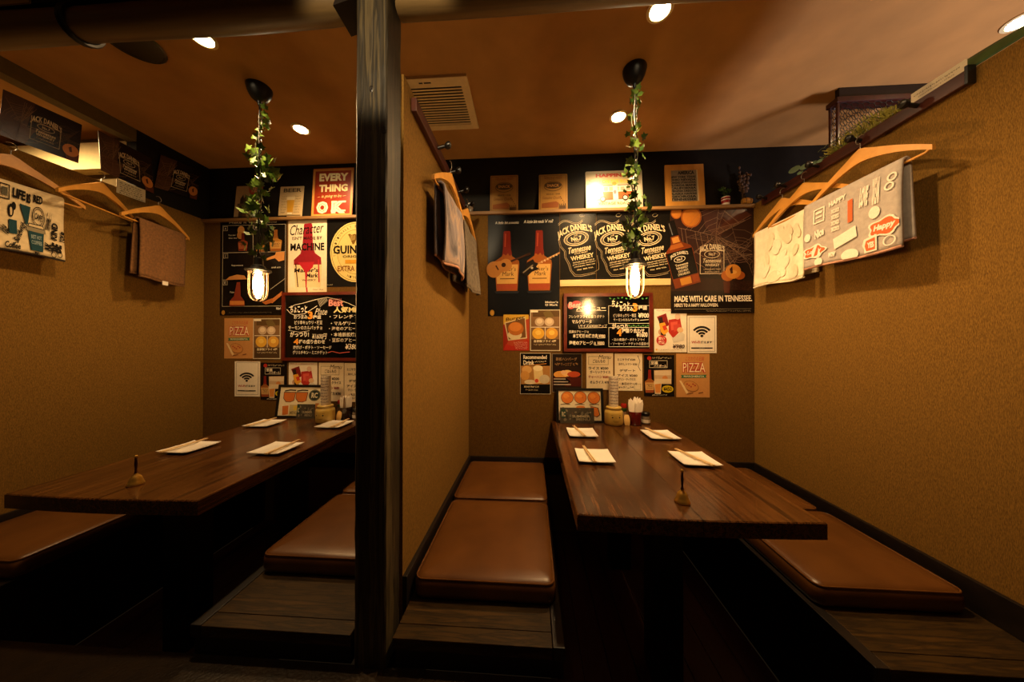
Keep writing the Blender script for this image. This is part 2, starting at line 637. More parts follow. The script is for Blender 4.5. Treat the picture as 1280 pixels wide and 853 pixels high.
plain('mustard_jar', '#d2b25a', 0.3, coat=0.4, noise=0.06)
plain('snack_pack', '#d9b06a', 0.3, coat=0.5, noise=0.1)
plain('cloth_rose', '#b98a76', 0.95, noise=0.15, nscale=60, nbump=0.5)
plain('red_glass_solid', '#6a1410', 0.12, coat=0.5, noise=0.1)
plain('dark_tumbler', '#3a2c20', 0.15, coat=0.5, noise=0.4, nscale=60)
plain('clear_tint', '#8a6a50', 0.15, coat=0.5, noise=0.2)
plain('jar_grey', '#6d5f50', 0.15, coat=0.5, noise=0.2)
plain('roll_paper', '#ddd2c2', 0.7, noise=0.05)
m_, nt_, b_ = nodes_of('cloth_stripe')
n_ = N(nt_, 'ShaderNodeTexNoise', Scale=11.0, Detail=3.0, Distortion=1.2)
nt_.links.new(coords(nt_, (1, 1, 0.45)), n_.inputs['Vector'])
nt_.links.new(ramp(nt_, n_.outputs['Fac'], [(0.32, '#4f4c54'), (0.46, '#7d747a'), (0.54, '#9a8478'), (0.64, '#6a646c'), (0.72, '#b07a58')]), b_.inputs['Base Color'])
b_.inputs['Roughness'].default_value = 0.95
n_ = N(nt_, 'ShaderNodeTexNoise', Scale=120.0, Detail=3.0)
nt_.links.new(coords(nt_), n_.inputs['Vector'])
bump(nt_, b_, n_.outputs['Fac'], 0.6, 0.003)
emit('lamp_disc', '#ffe9bd', 55.0)
emit('bulb_glow', '#ffc47a', BULB_E)
emit('bulb_glow_dim', '#ffc47a', BULB_E * 0.62)
glassy('clear_glass')
glassy('red_glass', (0.45, 0.05, 0.03))
print_mat('paper_print', 0.55, spec=0.3)
print_mat('gloss_print', 0.27, 0.0, 0.4)
print_mat('tin_print', 0.3, 0.2)
print_mat('cloth_print', 0.95, 0, 0.1, fuzz=True)
print_mat('board_print', 0.16, 0.0, 0.5)


def bbox(name, a, b, mat, parent=None, bev=0.002, world=True, smooth=0):
    me = bpy.data.meshes.new(name)
    bm = bmesh.new()
    bmesh.ops.create_cube(bm, size=1.0)
    off = wpos(parent) if (world and parent is not None) else Vector((0, 0, 0))
    a, b = Vector(a), Vector(b)
    ctr, dim = (a + b) / 2, b - a
    own = Vector((0, 0, 0)) if parent is not None else Vector((ctr.x, ctr.y, min(a.z, b.z)))
    for v in bm.verts:
        v.co = Vector((v.co.x * abs(dim.x), v.co.y * abs(dim.y), v.co.z * abs(dim.z))) + ctr - off - own
    if bev:
        bmesh.ops.bevel(bm, geom=bm.edges[:], offset=bev, segments=2, affect='EDGES', profile=0.5)
    bm.to_mesh(me)
    bm.free()
    if smooth:
        me.shade_smooth()
        me.set_sharp_from_angle(angle=math.radians(smooth))
    me.materials.append(MATS[mat])
    o = bpy.data.objects.new(name, me)
    o.location = own
    COL.objects.link(o)
    if parent is not None:
        o.parent = parent
    return o


def sbox(name, a, b, mat, parent=None, bev=0.0):
    o = bbox(name, a, b, mat, parent, bev)
    if parent is None:
        o['kind'] = 'structure'
    return o


# ------------------------------------------------------------------ the setting
ZB, ZT, ZW, ZC = 0.094, 0.43, -0.28, 2.17     # bench, table, foot well, ceiling
ZP = 1.793                                    # top of the low partitions and of the ledge
XL, XP0, XP1, XR = -2.28, -0.50, -0.405, 1.388
BF = -1.108                                   # bench fronts
sbox('floor', (-4.2, -3.8, -0.34), (3.4, BF + 0.0095, 0.0), 'aisle_floor')
sbox('ceiling', (-4.2, -3.8, ZC), (3.4, 0.15, ZC + 0.08), 'ceiling_plaster')
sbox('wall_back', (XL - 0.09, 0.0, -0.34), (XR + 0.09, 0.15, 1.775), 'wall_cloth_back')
sbox('wall_back_upper', (-4.2, 0.03, 1.775), (3.4, 0.15, ZC), 'dark_panel')
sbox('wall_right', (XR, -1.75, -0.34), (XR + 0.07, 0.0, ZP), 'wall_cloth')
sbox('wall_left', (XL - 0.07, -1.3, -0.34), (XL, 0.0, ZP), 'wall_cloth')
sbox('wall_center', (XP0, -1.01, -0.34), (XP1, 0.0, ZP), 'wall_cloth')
sbox('wall_left_upper', (XL - 0.06, -0.36, ZP), (XL, 0.03, ZC), 'dark_panel')
# what the open strip above the left partition lets one see of the next booth
sbox('trim_1', (XL - 0.06, -1.3, 2.10), (XL, -0.36, ZC), 'olive_wall')
sbox('wall_far_left', (-3.95, -1.9, -0.34), (-3.9, 0.03, ZC), 'olive_wall')
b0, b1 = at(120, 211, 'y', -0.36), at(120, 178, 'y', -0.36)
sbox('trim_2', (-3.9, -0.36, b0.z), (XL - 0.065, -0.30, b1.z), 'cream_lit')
sbox('wall_far_back', (-3.9, -0.30, 1.5), (XL - 0.065, -0.26, ZC), 'olive_wall')
# ledge along the back wall
sbox('trim_3', (XP1, -0.02, 1.772), (XR, 0.03, ZP - 0.001), 'ledge_wood', bev=0.002)
sbox('trim_4', (XL, -0.02, 1.772), (XP0, 0.03, ZP - 0.001), 'ledge_wood', bev=0.002)
# baseboards
sbox('baseboard_center', (XP1, -1.01, ZB), (XP1 + 0.014, 0.0, 0.19), 'dark_stain', bev=0.001)
sbox('baseboard_right', (XR - 0.014, -1.75, ZB), (XR, 0.0, 0.19), 'dark_stain', bev=0.001)
sbox('baseboard_back', (XP1 + 0.014, -0.014, ZB), (XR - 0.014, 0.0, 0.19), 'dark_stain', bev=0.001)
sbox('baseboard_left', (XL, -1.3, ZB), (XL + 0.014, 0.0, 0.19), 'dark_stain', bev=0.001)
sbox('baseboard_back_left', (XL + 0.014, -0.014, ZB), (XP0 - 0.014, 0.0, 0.19), 'dark_stain', bev=0.001)
sbox('baseboard_center_left', (XP0 - 0.014, -1.01, ZB), (XP0, 0.0, 0.19), 'dark_stain', bev=0.001)
# foot wells with boarded floors
WELLS = [(0.095, 0.885), (-1.815, -1.008)]
for x0, x1 in WELLS:
    f = sbox('floor_well', (x0, BF, ZW - 0.06), (x1, 0.0, ZW - 0.012), 'dark_stain')
    n = 8
    w = (x1 - x0) / n
    for k in range(n):
        bbox('plank', (x0 + k * w + 0.0015, BF + 0.002, ZW - 0.012), (x0 + (k + 1) * w - 0.0015, -0.002, ZW), 'well_floor_wood', f, 0.0)
# dark header over the bench fronts, carrying the log
sbox('trim_5', (-4.2, -1.09, 2.015), (XP0 - 0.006, -1.02, ZC), 'dark_panel')
sbox('trim_6', (XP1 + 0.006, -1.09, 2.015), (3.4, -1.02, ZC), 'dark_panel')


def bench(x0, x1, well, label):
    """low boarded sitting platform; well = side of the foot well"""
    t = thing('bench_platform', label, 'bench', ((x0 + x1) / 2, BF, 0.0), group='low sitting platforms of the two booths')
    s = 0.035
    a, b = (x0, x1 - s) if well > 0 else (x0 + s, x1)
    bbox('top_panel', (a, BF + 0.046, 0.066), (b, -0.015, ZB), 'bench_wood', t, 0.0015)
    bbox('front_edge', (a, BF, 0.060), (b, BF + 0.0445, ZB), 'bench_wood', t, 0.002)
    e0 = (b + 0.0015, x1) if well > 0 else (x0, a - 0.0015)
    bbox('side_edge', (e0[0], BF, 0.058), (e0[1], -0.015, ZB + 0.0015), 'dark_stain', t, 0.002)
    bbox('front_board', (x0 + 0.004, BF + 0.010, 0.001), (x1 - 0.004, BF + 0.028, 0.059), 'dark_stain', t, 0.001)
    ex = x1 - 0.02 if well > 0 else x0 + 0.003
    bbox('well_board', (ex, BF + 0.012, ZW), (ex + 0.017, -0.015, 0.057), 'dark_stain', t, 0.001)
    return t


bench(XP1 + 0.014, 0.095, 1, 'low dark wooden platform left of the right table, two seat cushions on it')
bench(0.885, XR - 0.014, -1, 'low dark wooden platform along the right wall under two cushions')
bench(-1.008, XP0 - 0.014, 1 * -1, 'low dark wooden platform left of the black post, beside the left table')
bench(XL + 0.014, -1.815, 1, 'low dark wooden platform along the far left wall')


# ------------------------------------------------------------------ post and logs
def post():
    rnd = random.Random(3)
    t = thing('wooden_post', 'dark weathered square wooden post between the two booths', 'post', (-0.4585, -1.06, 0))
    mb = MB()
    a, c = 0.0465, 0.004
    prof = [(-a + c, -a), (a - c, -a), (a, -a + c), (a, a - c), (a - c, a), (-a + c, a), (-a, a - c), (-a, -a + c)]
    nz = 40
    vs = []
    for k in range(nz + 1):
        z = ZC * k / nz
        for i, (x, y) in enumerate(prof):
            j = 0.0009
            vs.append((x + rnd.uniform(-j, j), y + rnd.uniform(-j, j), z))
    n = len(prof)
    fs = [(k * n + i, k * n + (i + 1) % n, (k + 1) * n + (i + 1) % n, (k + 1) * n + i) for k in range(nz) for i in range(n)]
    fs += [tuple(range(n))[::-1], tuple(range(nz * n, nz * n + n))]
    mb.add(vs, fs)
    mb.build('shaft', 'post_wood', t)
    for x, z, r in ((0.0, 1.665, 0.006), (0.038, 1.545, 0.009), (-0.03, 1.60, 0.005)):
        k = MB()
        k.lathe([(0, 0.0008), (r * 0.6, 0.0012), (r, 0.0)], 10)
        for v in k.v:
            v.x, v.y, v.z = x + v.x, -a - v.z, z + v.y * 1.7
        k.build('knot', 'dark_stain', t)


post()


def log(x0, x1, label, strap=None):
    t = thing('log_beam', label, 'beam', ((x0 + x1) / 2, -1.055, 1.972))
    rnd = random.Random(8)
    mb = MB()
    nx, nk = 60, 18
    vs = []
    for i in range(nx + 1):
        x = x0 + (x1 - x0) * i / nx
        for k in range(nk):
            a = 2 * PI * k / nk
            r = 0.044 + 0.0015 * math.sin(x * 7 + 2) + 0.0012 * math.sin(3 * a + x * 3)
            if i in (0, nx):
                r += rnd.uniform(-0.005, 0.001)
            vs.append((x + (rnd.uniform(-0.006, 0.006) if i in (0, nx) else 0), -1.055 + r * math.cos(a), 1.972 + r * math.sin(a)))
    fs = [(i * nk + k, i * nk + (k + 1) % nk, (i + 1) * nk + (k + 1) % nk, (i + 1) * nk + k) for i in range(nx) for k in range(nk)]
    fs += [tuple(range(nk)), tuple(range(nx * nk, nx * nk + nk))]
    mb.add(vs, fs)
    mb.build('trunk', 'log_wood', t, world=True, smooth=50)
    for sx in (strap or []):
        s = MB()
        s.tube([(sx + 0.012 * math.sin(2 * PI * k / 20), -1.055 + 0.0475 * math.cos(2 * PI * k / 20), 1.972 + 0.0475 * math.sin(2 * PI * k / 20)) for k in range(20)], 0.006, 6, True)
        s.tube([(sx + 0.012 + 0.012 * math.sin(2 * PI * k / 20), -1.055 + 0.0485 * math.cos(2 * PI * k / 20 + .1), 1.972 + 0.0485 * math.sin(2 * PI * k / 20 + .1)) for k in range(20)], 0.006, 6, True)
        s.build('strap', 'black_plastic', t, world=True, smooth=40)
    return t


sx = at(97, 45, 'y', -1.06).x
lg = log(-3.9, -0.575, 'round log beam left of the post, tied with a black strap', [sx])
MB().prism([(-0.580, -1.10, 1.925), (-0.506, -1.10, 1.945), (-0.506, -1.10, 2.014), (-0.580, -1.10, 2.014), (-0.566, -1.10, 1.965)], (0, 0.09, 0)).build('saddle_bracket', 'dark_stain', lg, world=True)
lg = log(-0.405, 3.2, 'round log beam right of the post, rough sawn end at the post')

# ------------------------------------------------------------------ tables
def table(x0, label):
    x1, y0 = x0 + 0.687, -1.052
    xm = x0 + 0.35
    t = thing('dining_table', label, 'table', ((x0 + x1) / 2, -0.53, ZW))
    zb = ZT - 0.047
    for a, b in ((x0, xm - 0.0008), (xm + 0.0008, x1)):
        # a board with a slightly bowed front edge
        mb = MB()
        m = 10
        front = []
        for i in range(m + 1):
            x = a + (b - a) * i / m
            u = (x - x0) / (x1 - x0)
            front.append((x, y0 - 0.010 * math.sin(PI * u)))
        for z0, z1, g0, g1 in ((zb, ZT - 0.003, 0, 0), (ZT - 0.003, ZT, 0, 0.003)):
            n = len(front)
            xa0 = a + (g0 if a == x0 else 0)
            vs, L = [], []
            for z, g in ((z0, g0), (z1, g1)):
                ring = [(min(max(x, a + (g if a == x0 else 0)), b - (g if b == x1 else 0)), y + g, z) for x, y in front]
                ring += [(b - (g if b == x1 else 0), -0.003, z), (a + (g if a == x0 else 0), -0.003, z)]
                vs += ring
            k = n + 2
            fs = [(i, (i + 1) % k, k + (i + 1) % k, k + i) for i in range(k)]
            if z0 == zb:
                fs.append(tuple(range(k))[::-1])
            else:
                fs.append(tuple(range(k, 2 * k)))
            mb.add(vs, fs)
        mb.build('plank', 'table_wood', t, world=True, weld=True)
    for y in (-0.80, -0.26):
        bbox('pedestal', (xm - 0.05, y - 0.05, ZW), (xm + 0.05, y + 0.05, zb - 0.031), 'dark_stain', t, 0.003)
        bbox('cross_bar', (xm - 0.26, y - 0.04, zb - 0.030), (xm + 0.26, y + 0.04, zb - 0.0005), 'dark_stain', t, 0.003)
    return t


table(0.136, 'long dark plank table of the right booth, white plates on it')
table(-1.740, 'long dark plank table of the left booth behind the black post')


# ------------------------------------------------------------------ cushions
def cushion(x0, x1, y0, y1, label, group='brown leather seat cushions'):
    w, d, h = x1 - x0, y1 - y0, 0.078
    t = thing('seat_cushion', label, 'cushion', ((x0 + x1) / 2, (y0 + y1) / 2, ZB + 0.0015), group=group)
    mb = MB()

    def outline(inset, r, n=6):
        hx, hy = w / 2 - inset, d / 2 - inset
        r = max(r - inset * 0.6, 0.006)
        pts = []
        for cx, cy, a0 in ((hx - r, hy - r, 0), (-hx + r, hy - r, PI / 2), (-hx + r, -hy + r, PI), (hx - r, -hy + r, 1.5 * PI)):
            for k in range(n):
                a = a0 + PI / 2 * k / (n - 1)
                pts.append((cx + r * math.cos(a), cy + r * math.sin(a)))
        return pts
    prof = [(0.012, 0.0), (0.003, 0.008), (0.0, 0.022), (0.0, 0.044), (0.002, 0.058), (0.009, 0.068), (0.022, 0.0735), (0.06, 0.077), (0.12, 0.0795)]
    rings = [[(x, y, z) for x, y in outline(i, 0.03)] for i, z in prof]
    k = len(rings[0])
    vs = [p for r in rings for p in r] + [(0, 0, 0.081), (0, 0, 0)]
    fs = [(j * k + i, j * k + (i + 1) % k, (j + 1) * k + (i + 1) % k, (j + 1) * k + i) for j in range(len(rings) - 1) for i in range(k)]
    e = (len(rings) - 1) * k
    fs += [(e + i, e + (i + 1) % k, len(vs) - 2) for i in range(k)]
    fs += [((i + 1) % k, i, len(vs) - 1) for i in range(k)]
    mb.add(vs, fs)
    mb.build('pad', 'leather', t, smooth=60)
    p = MB()
    p.tube([(x, y, 0.0655) for x, y in outline(0.0055, 0.03)], 0.0032, 6, True)
    p.build('piping', 'leather', t, smooth=60)
    return t


cushion(XP1 + 0.018, 0.086, -0.480, -0.018, 'brown leather cushion against the back wall, left of the right table')
cushion(XP1 + 0.022, 0.082, -0.985, -0.492, 'brown leather cushion right of the post, front of its row')
cushion(0.895, XR - 0.052, -0.478, -0.02, 'brown leather cushion in the back corner by the right wall')
cushion(0.897, XR - 0.046, -0.938, -0.490, 'brown leather cushion by the right wall, in front of the table corner')
cushion(-0.980, XP0 - 0.018, -0.460, -0.018, 'brown leather cushion peeking out behind the cushion left of the post')
cushion(-0.978, XP0 - 0.018, -0.915, -0.472, 'brown leather cushion left of the post, front of its row')
cushion(XL + 0.02, -1.80, -1.0, -0.53, 'dark brown leather cushion under the left table corner at far left')

# ------------------------------------------------------------------ ceiling fittings
def downlight(x, y, label, e=LAMP_E, spot=146, group='recessed ceiling downlights', color=WARM):
    t = thing('downlight', label, 'ceiling light', (x, y, ZC))
    t['group'] = group
    MB().lathe([(0.047, 0.0), (0.047, -0.004), (0.036, -0.006), (0.034, -0.002)], 28).build('trim_ring', 'cream_lit', t, smooth=30)
    MB().lathe([(0.0, -0.0025), (0.034, -0.0025)], 24, caps=False).build('lamp', 'lamp_disc', t)
    light('downlight_beam', 'SPOT', (x, y, ZC - 0.02), e, color, aim=(x, y, 0), size=0.03, spot=spot, blend=0.75)
    return t


downlight(0.481, -0.807, 'front downlight over the right booth, by the log beam')
downlight(0.481, -0.288, 'back downlight over the right booth, beside the hanging lamp')
downlight(-1.327, -0.818, 'front downlight over the left booth, by the black ceiling disc', LAMP_E * 0.62)
downlight(-1.325, -0.306, 'back downlight over the left booth, right of the hanging lamp', LAMP_E * 0.66)
downlight(1.884, -0.684, 'downlight of the next booth, beyond the right wall')
downlight(-2.75, -0.80, 'downlight of the next booth, beyond the left wall', 55, 172)

t = thing('ceiling_speaker', 'round black ceiling disc behind the left log beam', 'speaker', (-1.632, -0.822, ZC))
MB().lathe([(0.092, 0.0), (0.092, -0.004), (0.084, -0.007), (0.08, -0.005), (0.0, -0.005)], 40).build('grille', 'black_plastic', t, smooth=30)
MB().lathe([(0.086, -0.0065), (0.092, -0.008), (0.096, -0.004), (0.095, 0.0)], 40, caps=False).build('rim', 'black_plastic', t, smooth=30)

vx0, vx1, vy0, vy1 = -0.625, -0.293, -0.595, -0.262
t = thing('ceiling_vent', 'square cream ceiling vent with slats above the middle partition', 'vent', ((vx0 + vx1) / 2, (vy0 + vy1) / 2, ZC))
mb = MB()
for z0, z1, i0 in ((ZC - 0.014, ZC, 0.0),):
    i = 0.036
    for a, b in (((vx0, vy0), (vx1, vy0 + i + 0.008)), ((vx0, vy1 - i), (vx1, vy1)), ((vx0, vy0 + i + 0.008), (vx0 + i, vy1 - i)), ((vx1 - i, vy0 + i + 0.008), (vx1, vy1 - i))):
        mb.box((a[0], a[1], z0), (b[0], b[1], z1))
mb.build('frame', 'vent_plastic', t, world=True)
MB().box((vx0 + 0.03, vy0 + 0.03, ZC - 0.003), (vx1 - 0.03, vy1 - 0.03, ZC - 0.0005)).build('duct_opening', 'dark_stain', t, world=True)
ns = 15
sl = None
for k in range(ns):
    y = vy0 + 0.05 + (vy1 - vy0 - 0.092) * k / (ns - 1)
    if sl is None:
        sl = MB().prism([(vx0 + 0.036, -0.005, -0.011), (vx0 + 0.036, 0.002, -0.0125), (vx0 + 0.036, 0.0035, -0.010), (vx0 + 0.036, -0.0035, -0.0085)], (vx1 - vx0 - 0.072, 0, 0)).build('slat', 'vent_plastic', None)
        for v in sl.data.vertices:
            v.co.x -= (vx0 + vx1) / 2
        o = sl
        o.parent = t
    else:
        o = sl.copy()
        COL.objects.link(o)
    o.location = (0, y - (vy0 + vy1) / 2, 0)
MB().box((vx0 + 0.10, vy0 + 0.020, ZC - 0.0146), (vx0 + 0.118, vy0 + 0.027, ZC - 0.014)).box((vx0 + 0.124, vy0 + 0.020, ZC - 0.0146), (vx0 + 0.158, vy0 + 0.027, ZC - 0.014)).build('rating_label', 'dark_stain', t, world=True)


# ------------------------------------------------------------------ hanging lamps with ivy
def pendant(x, y, label, glow='bulb_glow'):
    t = thing('pendant_lamp', label, 'lamp', (x, y, ZC), group='caged hanging lamps')
    MB().lathe([(0.052, 0.0), (0.052, -0.006), (0.046, -0.030), (0.034, -0.052), (0.020, -0.064), (0.008, -0.068), (0.006, -0.085), (0.0, -0.085)], 28).build('ceiling_rose', 'black_metal', t, smooth=40)
    zt = -0.875            # top of the lamp head
    MB().tube([(0.002 * math.sin(k * 1.3), 0.002 * math.cos(k * 1.7), -0.08 + (zt + 0.02 + 0.08) * k / 24) for k in range(25)], 0.003, 6).build('cord', 'black_plastic', t, smooth=60)
    ch = MB()
    n = 34
    for k in range(n):
        z = -0.09 + (zt + 0.09) * (k + 0.5) / n
        vert = k % 2
        pts = []
        for q in range(10):
            a = 2 * PI * q / 10
            u, w = 0.0055 * math.cos(a), 0.014 * math.sin(a)
            pts.append((u + 0.006, 0.0, z + w) if vert else (0.006, u, z + w))
        ch.tube(pts, 0.0016, 5, True)
    ch.build('chain', 'black_metal', t, smooth=60)
    MB().lathe([(0.006, zt + 0.05), (0.018, zt + 0.045), (0.020, zt + 0.012), (0.026, zt + 0.008), (0.030, zt - 0.004), (0.050, zt - 0.010), (0.052, zt - 0.016), (0.046, zt - 0.020), (0.0, zt - 0.020)], 28).build('lamp_cap', 'black_metal', t, smooth=35)
    zg, h, r = zt - 0.020, 0.142, 0.0335
    prof = [(r - 0.003, zg), (r, zg - 0.01), (r, zg - h * 0.62), (r * 0.93, zg - h * 0.78), (r * 0.72, zg - h * 0.90), (r * 0.4, zg - h * 0.965), (0.0005, zg - h * 0.985)]
    MB().lathe(prof, 28, caps=False).build('glass_jar', 'clear_glass', t, smooth=60)
    cg = MB()
    for k in range(8):
        a = 2 * PI * k / 8 + 0.2
        R = r + 0.0045
        pts = [(R * f * math.cos(a), R * f * math.sin(a), zg - h * g) for f, g in ((1.0, 0.0), (1.02, 0.3), (1.02, 0.6), (0.96, 0.78), (0.78, 0.91), (0.45, 0.985), (0.04, 1.02))]
        cg.tube(pts, 0.0016, 6)
    for f, g in ((1.04, 0.01),):
        cg.tube([((r + 0.005) * f * math.cos(2 * PI * k / 28), (r + 0.005) * f * math.sin(2 * PI * k / 28), zg - h * g) for k in range(28)], 0.0026, 6, True)
    cg.build('wire_cage', 'cage_wire', t, smooth=60)
    MB().lathe([(0.012, zg), (0.013, zg - 0.015), (0.018, zg - 0.036), (0.0205, zg - 0.064), (0.018, zg - 0.092), (0.010, zg - 0.112), (0.0, zg - 0.118)], 20).build('bulb', glow, t, smooth=60)
    return t


pendant(0.471, -0.566, 'caged glass lamp hanging over the right table')
pendant(-1.313, -0.58, 'caged glass lamp hanging over the left table', 'bulb_glow_dim')

# ivy leaf: five lobes, folded along the middle rib
IVY = [(0, 0), (0.30, -0.12), (0.62, 0.05), (0.42, 0.22), (0.70, 0.52), (0.30, 0.55), (0.0, 1.0), (-0.30, 0.55), (-0.70, 0.52), (-0.42, 0.22), (-0.62, 0.05), (-0.30, -0.12)]


def leaf_mesh(name, mat, fold=0.22):
    mb = MB()
    vs = [(x, y, abs(x) * fold - 0.12 * y * y) for x, y in IVY] + [(0, 0.3, -0.02)]
    mb.add(vs, [(12, i, (i + 1) % 12) for i in range(12)])
    o = mb.build(name, mat, None, fix=False)
    me = o.data
    bpy.data.objects.remove(o)
    return me


LEAVES = [leaf_mesh('leaf', 'leaf_green'), leaf_mesh('leaf', 'leaf_dark', 0.3)]


def ivy(x, y, zs, label, seed, sizes):
    rnd = random.Random(seed)
    t = thing('ivy_garland', label, 'garland', (x, y, zs[0]), group='ivy garlands on the hanging lamps')
    pts = []
    n = 60
    for k in range(n + 1):
        f = k / n
        a = f * 16
        r = 0.013
        pts.append((r * math.cos(a), r * math.sin(a), (zs[1] - zs[0]) * f))
    MB().tube(pts, 0.0022, 5).build('stem', 'stem_green', t, smooth=60)
    for f, n, s, spread in sizes:
        for k in range(int(n * 1.9)):
            ff = f + rnd.uniform(-0.05, 0.05)
            ff = min(max(ff, 0.01), 0.995)
            p = pts[int(ff * 60)]
            a = rnd.uniform(0, 2 * PI)
            o = bpy.data.objects.new('leaf', LEAVES[0 if rnd.random() < 0.7 else 1])
            COL.objects.link(o)
            o.parent = t
            d = spread * rnd.uniform(0.3, 1.25)
            o.location = (p[0] + d * math.cos(a), p[1] + d * math.sin(a), p[2] + rnd.uniform(-0.02, 0.02))
            o.rotation_euler = (rnd.uniform(0.7, 2.3), rnd.uniform(-0.5, 0.5), a - PI / 2 + rnd.uniform(-0.6, 0.6))
            q = s * rnd.uniform(0.8, 1.3)
            o.scale = (q, q, q)
    return t


ivy(0.471, -0.566, (2.07, 1.33), 'ivy garland wound around the lamp cord of the right booth', 4,
    [(0.03, 5, 0.026, 0.02), (0.12, 4, 0.022, 0.02), (0.24, 2, 0.024, 0.035), (0.34, 5, 0.026, 0.035), (0.46, 7, 0.026, 0.04), (0.56, 6, 0.024, 0.04), (0.68, 4, 0.026, 0.04), (0.78, 9, 0.030, 0.05), (0.88, 9, 0.032, 0.05), (0.97, 4, 0.026, 0.03)])
ivy(-1.313, -0.58, (2.05, 1.34), 'ivy garland wound around the lamp cord of the left booth', 9,
    [(0.04, 8, 0.022, 0.03), (0.14, 5, 0.018, 0.02), (0.26, 4, 0.026, 0.03), (0.38, 12, 0.036, 0.05), (0.50, 7, 0.030, 0.045), (0.62, 6, 0.030, 0.045), (0.74, 9, 0.034, 0.05), (0.86, 7, 0.030, 0.045), (0.96, 4, 0.026, 0.04)])


# ------------------------------------------------------------------ posters and signs on the back wall
ZA, ZBF, ZCF = (260, 200, 6.4), (260, 330, 6.4), (270, 440, 6.4)
R1, R2, R3, R4 = (590, 190, 5.333), (760, 190, 6.4), (600, 340, 7.11), (690, 355, 5.805)
R5, R6, R7, R8 = (640, 430, 4.923), (820, 240, 5.33), (690, 255, 8.127), (600, 260, 6.09)
WHITE, INK, CREAM = '#e9e0d0', '#17130f', '#d9c49a'


def d_two_bottles(p):
    p.text('A little bit acoustic', 118, 106, 298, 126, '#d8d2c8', shear=.25)
    p.text("A little bit rock 'n' roll", 338, 100, 556, 124, '#d8d2c8', shear=.25)
    for x0, x1 in ((112, 302), (358, 548)):
        p.bottle(x0, 180, x1, 632, '#6d2016', '#8a4c1e', '#c49a58', '#93432a')
        p.line([(x0 + 85, 200), (x0 + 80, 300)], 8, '#a3452f')
        p.poly([(x0, 635), (x1, 635), (x1 - 10, 652), (x0 + 10, 652)], '#20242c')
    # acoustic guitar across the first bottle
    p.line([(200, 425), (385, 352)], 14, '#3a2317')
    p.poly([(350, 356), (386, 344), (392, 362), (358, 376)], '#2b1910')
    p.ell(108, 470, 58, 62, '#a8733a')
    p.ell(198, 438, 48, 48, '#a8733a')
    p.ell(152, 452, 52, 46, '#a8733a')
    p.ell(182, 436, 17, 17, '#2b1910')
    p.line([(122, 440), (142, 474)], 10, '#3a2317')
    # electric guitar across the second
    p.line([(400, 452), (606, 352)], 12, '#a5774a')
    for k in range(6):
        p.line([(470 + k * 22, 412 - k * 10.6), (476 + k * 22, 426 - k * 10.6)], 4, '#e0c49a')
    p.poly([(305, 500), (350, 470), (362, 420), (405, 398), (420, 420), (446, 430), (430, 455), (455, 470), (400, 490), (362, 525)], '#1c1713')
    p.line([(330, 498), (405, 440)], 9, '#77695a')
    p.ell(398, 462, 9, 9, '#a59a88')
    p.text("Maker's", 498, 712, 594, 727, '#e8e2d6', bold=.02)
    p.text("O Mark", 498, 733, 592, 748, '#e8e2d6', bold=.02)
    p.ell(94, 797, 17, 22, '#b98a3a')
    p.ring(94, 797, 14, 18, 2, '#7d5a20')


wall_sheet('whiskey_poster', 'dark blue poster of two wax-sealed bottles holding guitars', 'poster', (610, 265, 699.5, 395), R8, '#101318', d_two_bottles, 'gloss_print')


def d_label(x, last=False):
    def d(p):
        a = -0.17
        ca, sa = math.cos(a), math.sin(a)
        cx, cy = x + 185, 400

        def T(s, u, v, w, h, bold=.015, sh=0.0, arch=0.0, col='#d2c19c'):
            X, Y = cx + u * ca - v * sa, cy + u * sa + v * ca
            p.text(s, X - w / 2, Y - h / 2, X + w / 2, Y + h / 2, col, bold, sh, a, arch)

        def L(pts, w, col='#b9a888'):
            p.line([(cx + u * ca - v * sa, cy + u * sa + v * ca) for u, v in pts], w, col)
        # scroll at the top, shield outline
        for k in (0, 1):
            L([(-160 + i * 14, -212 - 26 * math.sin(i * 0.34) - 14 * k) for i in range(19)], 4 - k)
        L([(95 + 26 * math.cos(t * .5), -268 + 16 * math.sin(t * .5)) for t in range(12)], 3)
        L([(-172, -60), (-168, 0), (-132, 60), (-138, 120), (-112, 190), (-104, 262), (-72, 310), (-20, 322), (60, 322), (120, 318), (168, 300), (178, 250), (176, 160)], 5, '#857558')
        L([(-186, -60), (-182, 0), (-146, 60), (-152, 120), (-128, 190), (-118, 262), (-86, 322), (-20, 336), (60, 336), (126, 332)], 3)
        T("JACK DANIEL'S", -8, -150, 356, 88, .03, 0, .55)
        X, Y = cx - 4 * ca + 46 * sa, cy - 4 * sa - 46 * ca
        for r, w in ((1.0, 5), (0.9, 3)):
            p.ring(X, Y, 128 * r, 72 * r, w, '#d8c7a2', a)
        p.ring(X, Y, 100, 54, 6, '#d8c7a2', a)
        T('OLD', -2, -78, 36, 14)
        T('No.7', -2, -46, 108, 44, .04)
        T('BRAND', -2, -14, 52, 11)
        T('Tennessee', 10, 62, 236, 62, .02, .28)
        T('SOUR MASH', 18, 104, 132, 15)
        T('WHISKEY', 24, 146, 236, 46, .03)
        for q, (v, w) in enumerate(((190, 222), (213, 236), (236, 214), (268, 170))):
            T(('DISTILLED AND BOTTLED BY', 'JACK DANIEL DISTILLERY', 'LYNCHBURG, TENN. USA', '70cl  40% VOL')[q], 34, v, w, 13, .02)
        p.ell(x + 220, 88, 0.1, 0.1, '#0c0a08')
    return d


